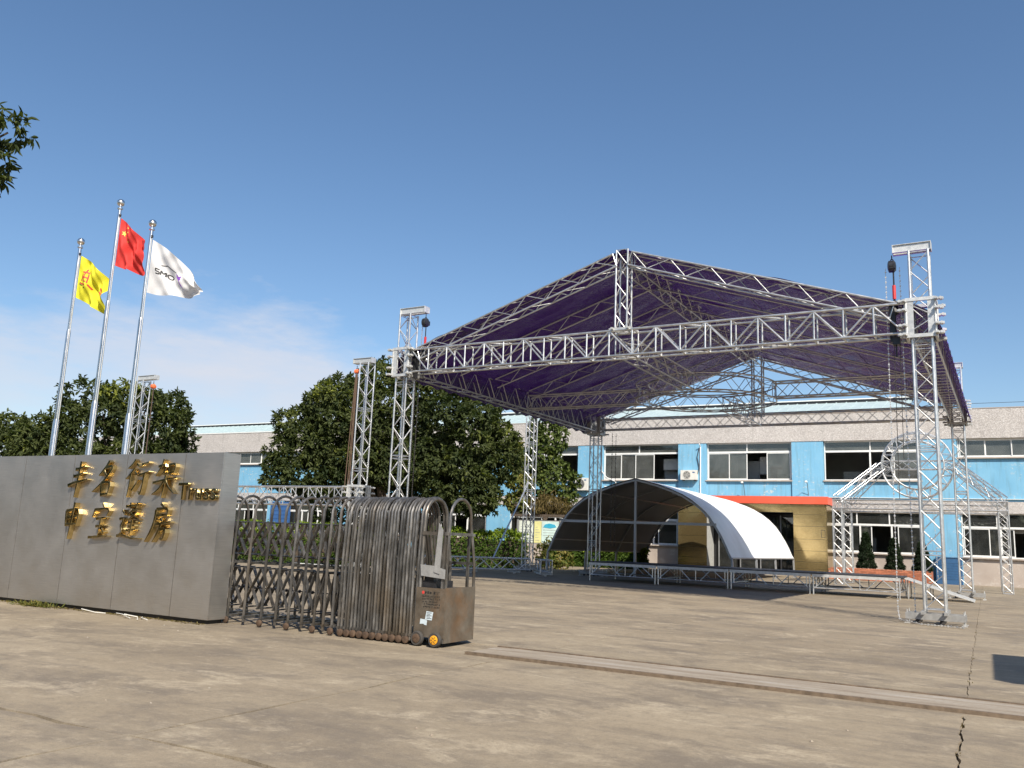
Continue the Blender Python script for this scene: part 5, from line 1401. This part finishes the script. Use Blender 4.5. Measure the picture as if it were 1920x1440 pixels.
# the left tree behind the flagpoles, and its paler neighbour
lob = []
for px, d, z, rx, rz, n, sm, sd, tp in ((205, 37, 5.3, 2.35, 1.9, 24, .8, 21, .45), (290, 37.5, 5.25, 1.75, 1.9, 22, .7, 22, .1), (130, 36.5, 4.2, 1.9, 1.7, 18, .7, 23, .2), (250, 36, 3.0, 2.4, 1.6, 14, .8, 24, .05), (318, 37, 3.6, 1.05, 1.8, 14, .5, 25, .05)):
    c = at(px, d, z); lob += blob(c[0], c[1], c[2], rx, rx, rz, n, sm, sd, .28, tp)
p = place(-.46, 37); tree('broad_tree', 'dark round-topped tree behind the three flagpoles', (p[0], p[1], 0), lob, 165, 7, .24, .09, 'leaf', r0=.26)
lob = []
for px, d, z, rx, rz, n, sm, sd, tp in ((25, 38, 3.9, 1.7, 1.7, 18, .7, 31, .5), (-60, 38, 4.2, 2.0, 2.0, 14, .8, 32, .4), (70, 37, 3.0, 1.5, 1.5, 12, .7, 33, .2), (-130, 39, 4.6, 2.4, 2.4, 14, .9, 34, .3)):
    c = at(px, d, z); lob += blob(c[0], c[1], c[2], rx, rx, rz, n, sm, sd, .34, tp)
p = place(-.585, 38); tree('broad_tree', 'pale green topped tree at the end of the sign wall', (p[0], p[1], 0), lob, 150, 7, .24, .09, 'leaf', r0=.24)
# branch reaching in from a tree outside the frame
lob = [((-11.50, 6.0, 6.50), (.42, .42, .26), .3), ((-11.22, 6.02, 6.36), (.24, .24, .2), .3), ((-11.58, 5.95, 6.05), (.36, .36, .24), .28), ((-11.32, 6.0, 5.92), (.22, .22, .15), .3), ((-11.58, 6, 5.70), (.25, .25, .16), .25), ((-12.3, 5.6, 6.6), (.8, .8, .6), .3), ((-12.6, 5.2, 5.7), (.8, .8, .6), .3), ((-13.4, 4.8, 6.6), (1.2, 1.2, .9), .3), ((-13.6, 4.4, 5.4), (1.0, 1.0, .7), .3)]
tree('mango_tree', 'leafy branch of a dark-leaved tree hanging into view above the flagpoles', (-14.3, 4.2, 0), lob, 330, 6, .15, .046, 'leaf', r0=.16, droop=.7)

# climbers and young trees against the facade
def mass(pts, d, tt): return [((*at(px, d, z)[:2], z), (r, r, rz), tt) for px, z, r, rz in pts]
lob = mass([(1028, 7.9, .75, .9), (1040, 6.8, .8, 1.0), (1022, 5.8, .8, 1.0), (1042, 4.9, .85, .9), (1020, 4.1, .8, .8), (1072, 3.9, .55, .5), (1085, 4.6, .3, .35), (1050, 8.4, .4, .5), (1010, 7.0, .5, .8)], 46, .42)
tree('climbing_plant', 'tall green climber growing up the wall behind the braced tower', at(1030, 46, 0), lob, 260, 6, .22, .12, 'leaf_vine', cat='climbing plant', r0=.09, droop=.5)
lob = mass([(968, 6.2, .45, .5), (975, 5.5, .55, .6), (968, 4.7, .5, .6), (985, 4.2, .6, .5), (975, 3.3, .6, .4), (1000, 3.0, .5, .4)], 45, .72)
tree('young_tree', 'yellow-green young tree beside the braced tower', at(978, 45, 0), lob, 260, 6, .22, .11, 'leaf_vine', cat='tree', r0=.06, droop=.4)
lob = mass([(1040, 3.3, .6, .4), (1058, 3.1, .5, .35), (1022, 3.1, .5, .35)], 43.9, .5)
t = thing('dry_creeper', 'dry brown creeper hanging over the notice board roof', 'creeper', at(1040, 44.6, 2.6))
P, O, T = lobe_points(lob, 420); a = rosettes(P, O, 5, .30, .03, tint_c=T, droop=1.3); link('foliage', leaf_mesh('foliage', *a, M['dry_leaf']), t)

# hedges: box-shaped leaf masses
def hedge(label, path, w, h, dens, mat, L=.09, tt=.45, fl=None):
    t = thing('hedge', label, 'hedge', (*path[0], 0), None)
    P, O, T = [], [], []
    for p, q in zip(path[:-1], path[1:]):
        p, q = np.array(p), np.array(q); ln = np.linalg.norm(q - p); d = (q - p) / ln; s = np.array([-d[1], d[0]])
        n = int(dens * ln * (2 * h + w)); f = npr.random(n)
        along = npr.random(n) * ln; face = npr.random(n) * (2 * h + w)
        hh = h * (1 + .05 * np.sin(along * 2.1) + .04 * np.sin(along * 5.3 + 1))
        side = np.where(face < h, -1, np.where(face < 2 * h, 1, 0))
        off = np.where(side == 0, (npr.random(n) - .5) * w, side * w / 2 * (1 - .12 * npr.random(n)))
        z = np.where(side == 0, hh * (1 - .04 * npr.random(n)), npr.random(n) * hh)
        off = off + npr.normal(0, .06, n); z = np.clip(z + npr.normal(0, .05, n), .05, None)
        xy = p + d * along[:, None] + s * off[:, None]
        P.append(np.column_stack([xy, z])); o = np.zeros((n, 3)); o[:, :2] = s * side[:, None]; o[:, 2] = np.where(side == 0, 1.0, .25); O.append(o)
        T.append(tt + np.where(z > h * .78, .36, -.24) + npr.normal(0, .09, n))  # sides darker than the top: roof shade put into the leaf tint
    a = rosettes(np.concatenate(P), np.concatenate(O), 5, L, L * .55, tint_c=np.concatenate(T), droop=.1)
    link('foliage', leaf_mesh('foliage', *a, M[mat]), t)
    b = MB()
    for p, q in zip(path[:-1], path[1:]): b.bar((*p, h * .42), (*q, h * .42), w * .7, h * .74)
    b.build('inner_twigs', M['bark'], t)
    return t
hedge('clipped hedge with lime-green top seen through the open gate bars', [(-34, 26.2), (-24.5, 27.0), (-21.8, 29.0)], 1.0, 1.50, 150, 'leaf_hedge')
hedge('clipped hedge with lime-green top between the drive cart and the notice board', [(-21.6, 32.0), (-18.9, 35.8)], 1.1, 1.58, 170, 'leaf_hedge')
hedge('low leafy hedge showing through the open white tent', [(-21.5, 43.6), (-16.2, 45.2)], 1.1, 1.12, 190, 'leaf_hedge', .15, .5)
lob = mass([(1045, .7, .8, .7), (1062, .5, .6, .5)], 42, .75)
t = thing('shrub', 'yellowish shrub at the left foot of the white tent', 'shrub', at(1048, 42, 0)); P, O, T = lobe_points(lob, 330); a = rosettes(P, O, 5, .14, .08, tint_c=T); link('foliage', leaf_mesh('foliage', *a, M['leaf_vine']), t)
# clipped conifers in the planter
cone_l = ['clipped conifer in the planter, next to the rear gateway column', 'middle clipped conifer of the three in the brick planter', 'clipped conifer in the planter, closest to the blue pier']
for k, (x_, h_) in enumerate(((-5.35, 1.75), (-4.02, 1.50), (-2.78, 1.35))):
    t = thing('conifer_shrub', cone_l[k], 'conifer shrub', (x_, 47.55, .55), 'clipped conifers in the brick planter')
    n = 1500; z = npr.random(n) ** 1.25; r = (.06 + .36 * (1 - z) ** .8 * (1 + .15 * np.sin(z * 23))) * (1 - .2 * npr.random(n)); a_ = npr.random(n) * 6.283
    P = np.column_stack([x_ + r * np.cos(a_), 47.55 + r * np.sin(a_), .6 + z * h_]); O = np.column_stack([np.cos(a_), np.sin(a_), np.full(n, .9)])
    aa = rosettes(P, O, 4, .11, .035, tint_c=np.full(n, .4) + npr.normal(0, .15, n), droop=-.2); link('crown', leaf_mesh('crown', *aa, M['leaf_cone']), t)
    b = MB(); b.tube([(x_, 47.55, .55), (x_, 47.55, .55 + h_ * .8)], .04, 7); b.build('trunk', M['bark'], t)
# a conifer seen through the tent
t = thing('conifer_shrub', 'dark conifer standing in the shade beyond the open tent', 'conifer shrub', (-18.6, 46.9, 0))
n = 2200; z = npr.random(n) ** 1.2; r = .10 + .42 * (1 - z) ** .8; a_ = npr.random(n) * 6.283
P = np.column_stack([-18.6 + r * np.cos(a_), 46.9 + r * np.sin(a_), .2 + z * 2.3]); O = np.column_stack([np.cos(a_), np.sin(a_), np.full(n, .9)])
aa = rosettes(P, O, 4, .13, .04, tint_c=np.full(n, .4) + npr.normal(0, .15, n), droop=-.2); link('crown', leaf_mesh('crown', *aa, M['leaf_cone']), t)
b = MB(); b.tube([(-18.6, 46.9, 0), (-18.6, 46.9, 2.0)], .05, 7); b.build('trunk', M['bark'], t)
# weeds at the foot of the sign
n = 420; x_ = npr.normal(-12.55, .22, n); y_ = 8.18 + npr.normal(0, .05, n)
me = leaf_mesh('weeds', np.column_stack([x_, y_, np.full(n, .0)]), np.column_stack([npr.normal(0, .6, n), npr.normal(-.3, .5, n), npr.uniform(.2, 1, n)]), np.column_stack([npr.normal(0, .2, n), np.ones(n), np.zeros(n)]), npr.uniform(.03, .11, n), npr.uniform(.006, .014, n), npr.uniform(.6, 1, n), M['leaf_vine'])
stuff(link('weeds', me))
n = 900; x_ = npr.uniform(-16, -9.1, n); y_ = 8.28 + npr.normal(0, .035, n)
me = leaf_mesh('leaf_litter', np.column_stack([x_, y_, np.full(n, .004)]), np.column_stack([npr.normal(0, 1, n), npr.normal(0, 1, n), npr.uniform(0, .3, n)]), np.tile([0, 0, 1.0], (n, 1)), npr.uniform(.02, .05, n), npr.uniform(.01, .02, n), npr.uniform(0, 1, n), M['dry_leaf'])
stuff(link('leaf_litter', me))

n = 130; k_ = npr.integers(0, 9, n); y_ = np.array([4.6, 6.1, 7.7, 10.4, 12.8, 15.0, 6.6, 11.2, 17.4])[k_] + npr.normal(0, .06, n); x_ = -.22 + npr.normal(0, .012, n)
me = leaf_mesh('crack_weeds', np.column_stack([x_, y_, np.full(n, -.01)]), np.column_stack([npr.normal(0, .5, n), npr.normal(0, .5, n), npr.uniform(.3, 1, n)]), np.column_stack([npr.normal(0, .2, n), np.ones(n), np.zeros(n)]), npr.uniform(.01, .03, n), npr.uniform(.003, .007, n), npr.uniform(.2, .8, n), M['dry_leaf'])
stuff(link('crack_weeds', me))
# unseen trees added behind the camera to darken reflections in steel and brass
lob = []
r_ = random.Random(5); x_ = -95.0
while x_ < 40:
    h_ = r_.uniform(4.2, 6.0); lob += [((x_, -30 + r_.uniform(-2, 2), h_), (r_.uniform(3.5, 5), 3.5, h_), .3)]; x_ += r_.uniform(4, 7)
P, O, T = lobe_points(lob, 14); a = rosettes(P, O, 4, 1.1, .5, tint_c=T)
stuff(link('added_treeline', leaf_mesh('added_treeline', *a, M['leaf'])))
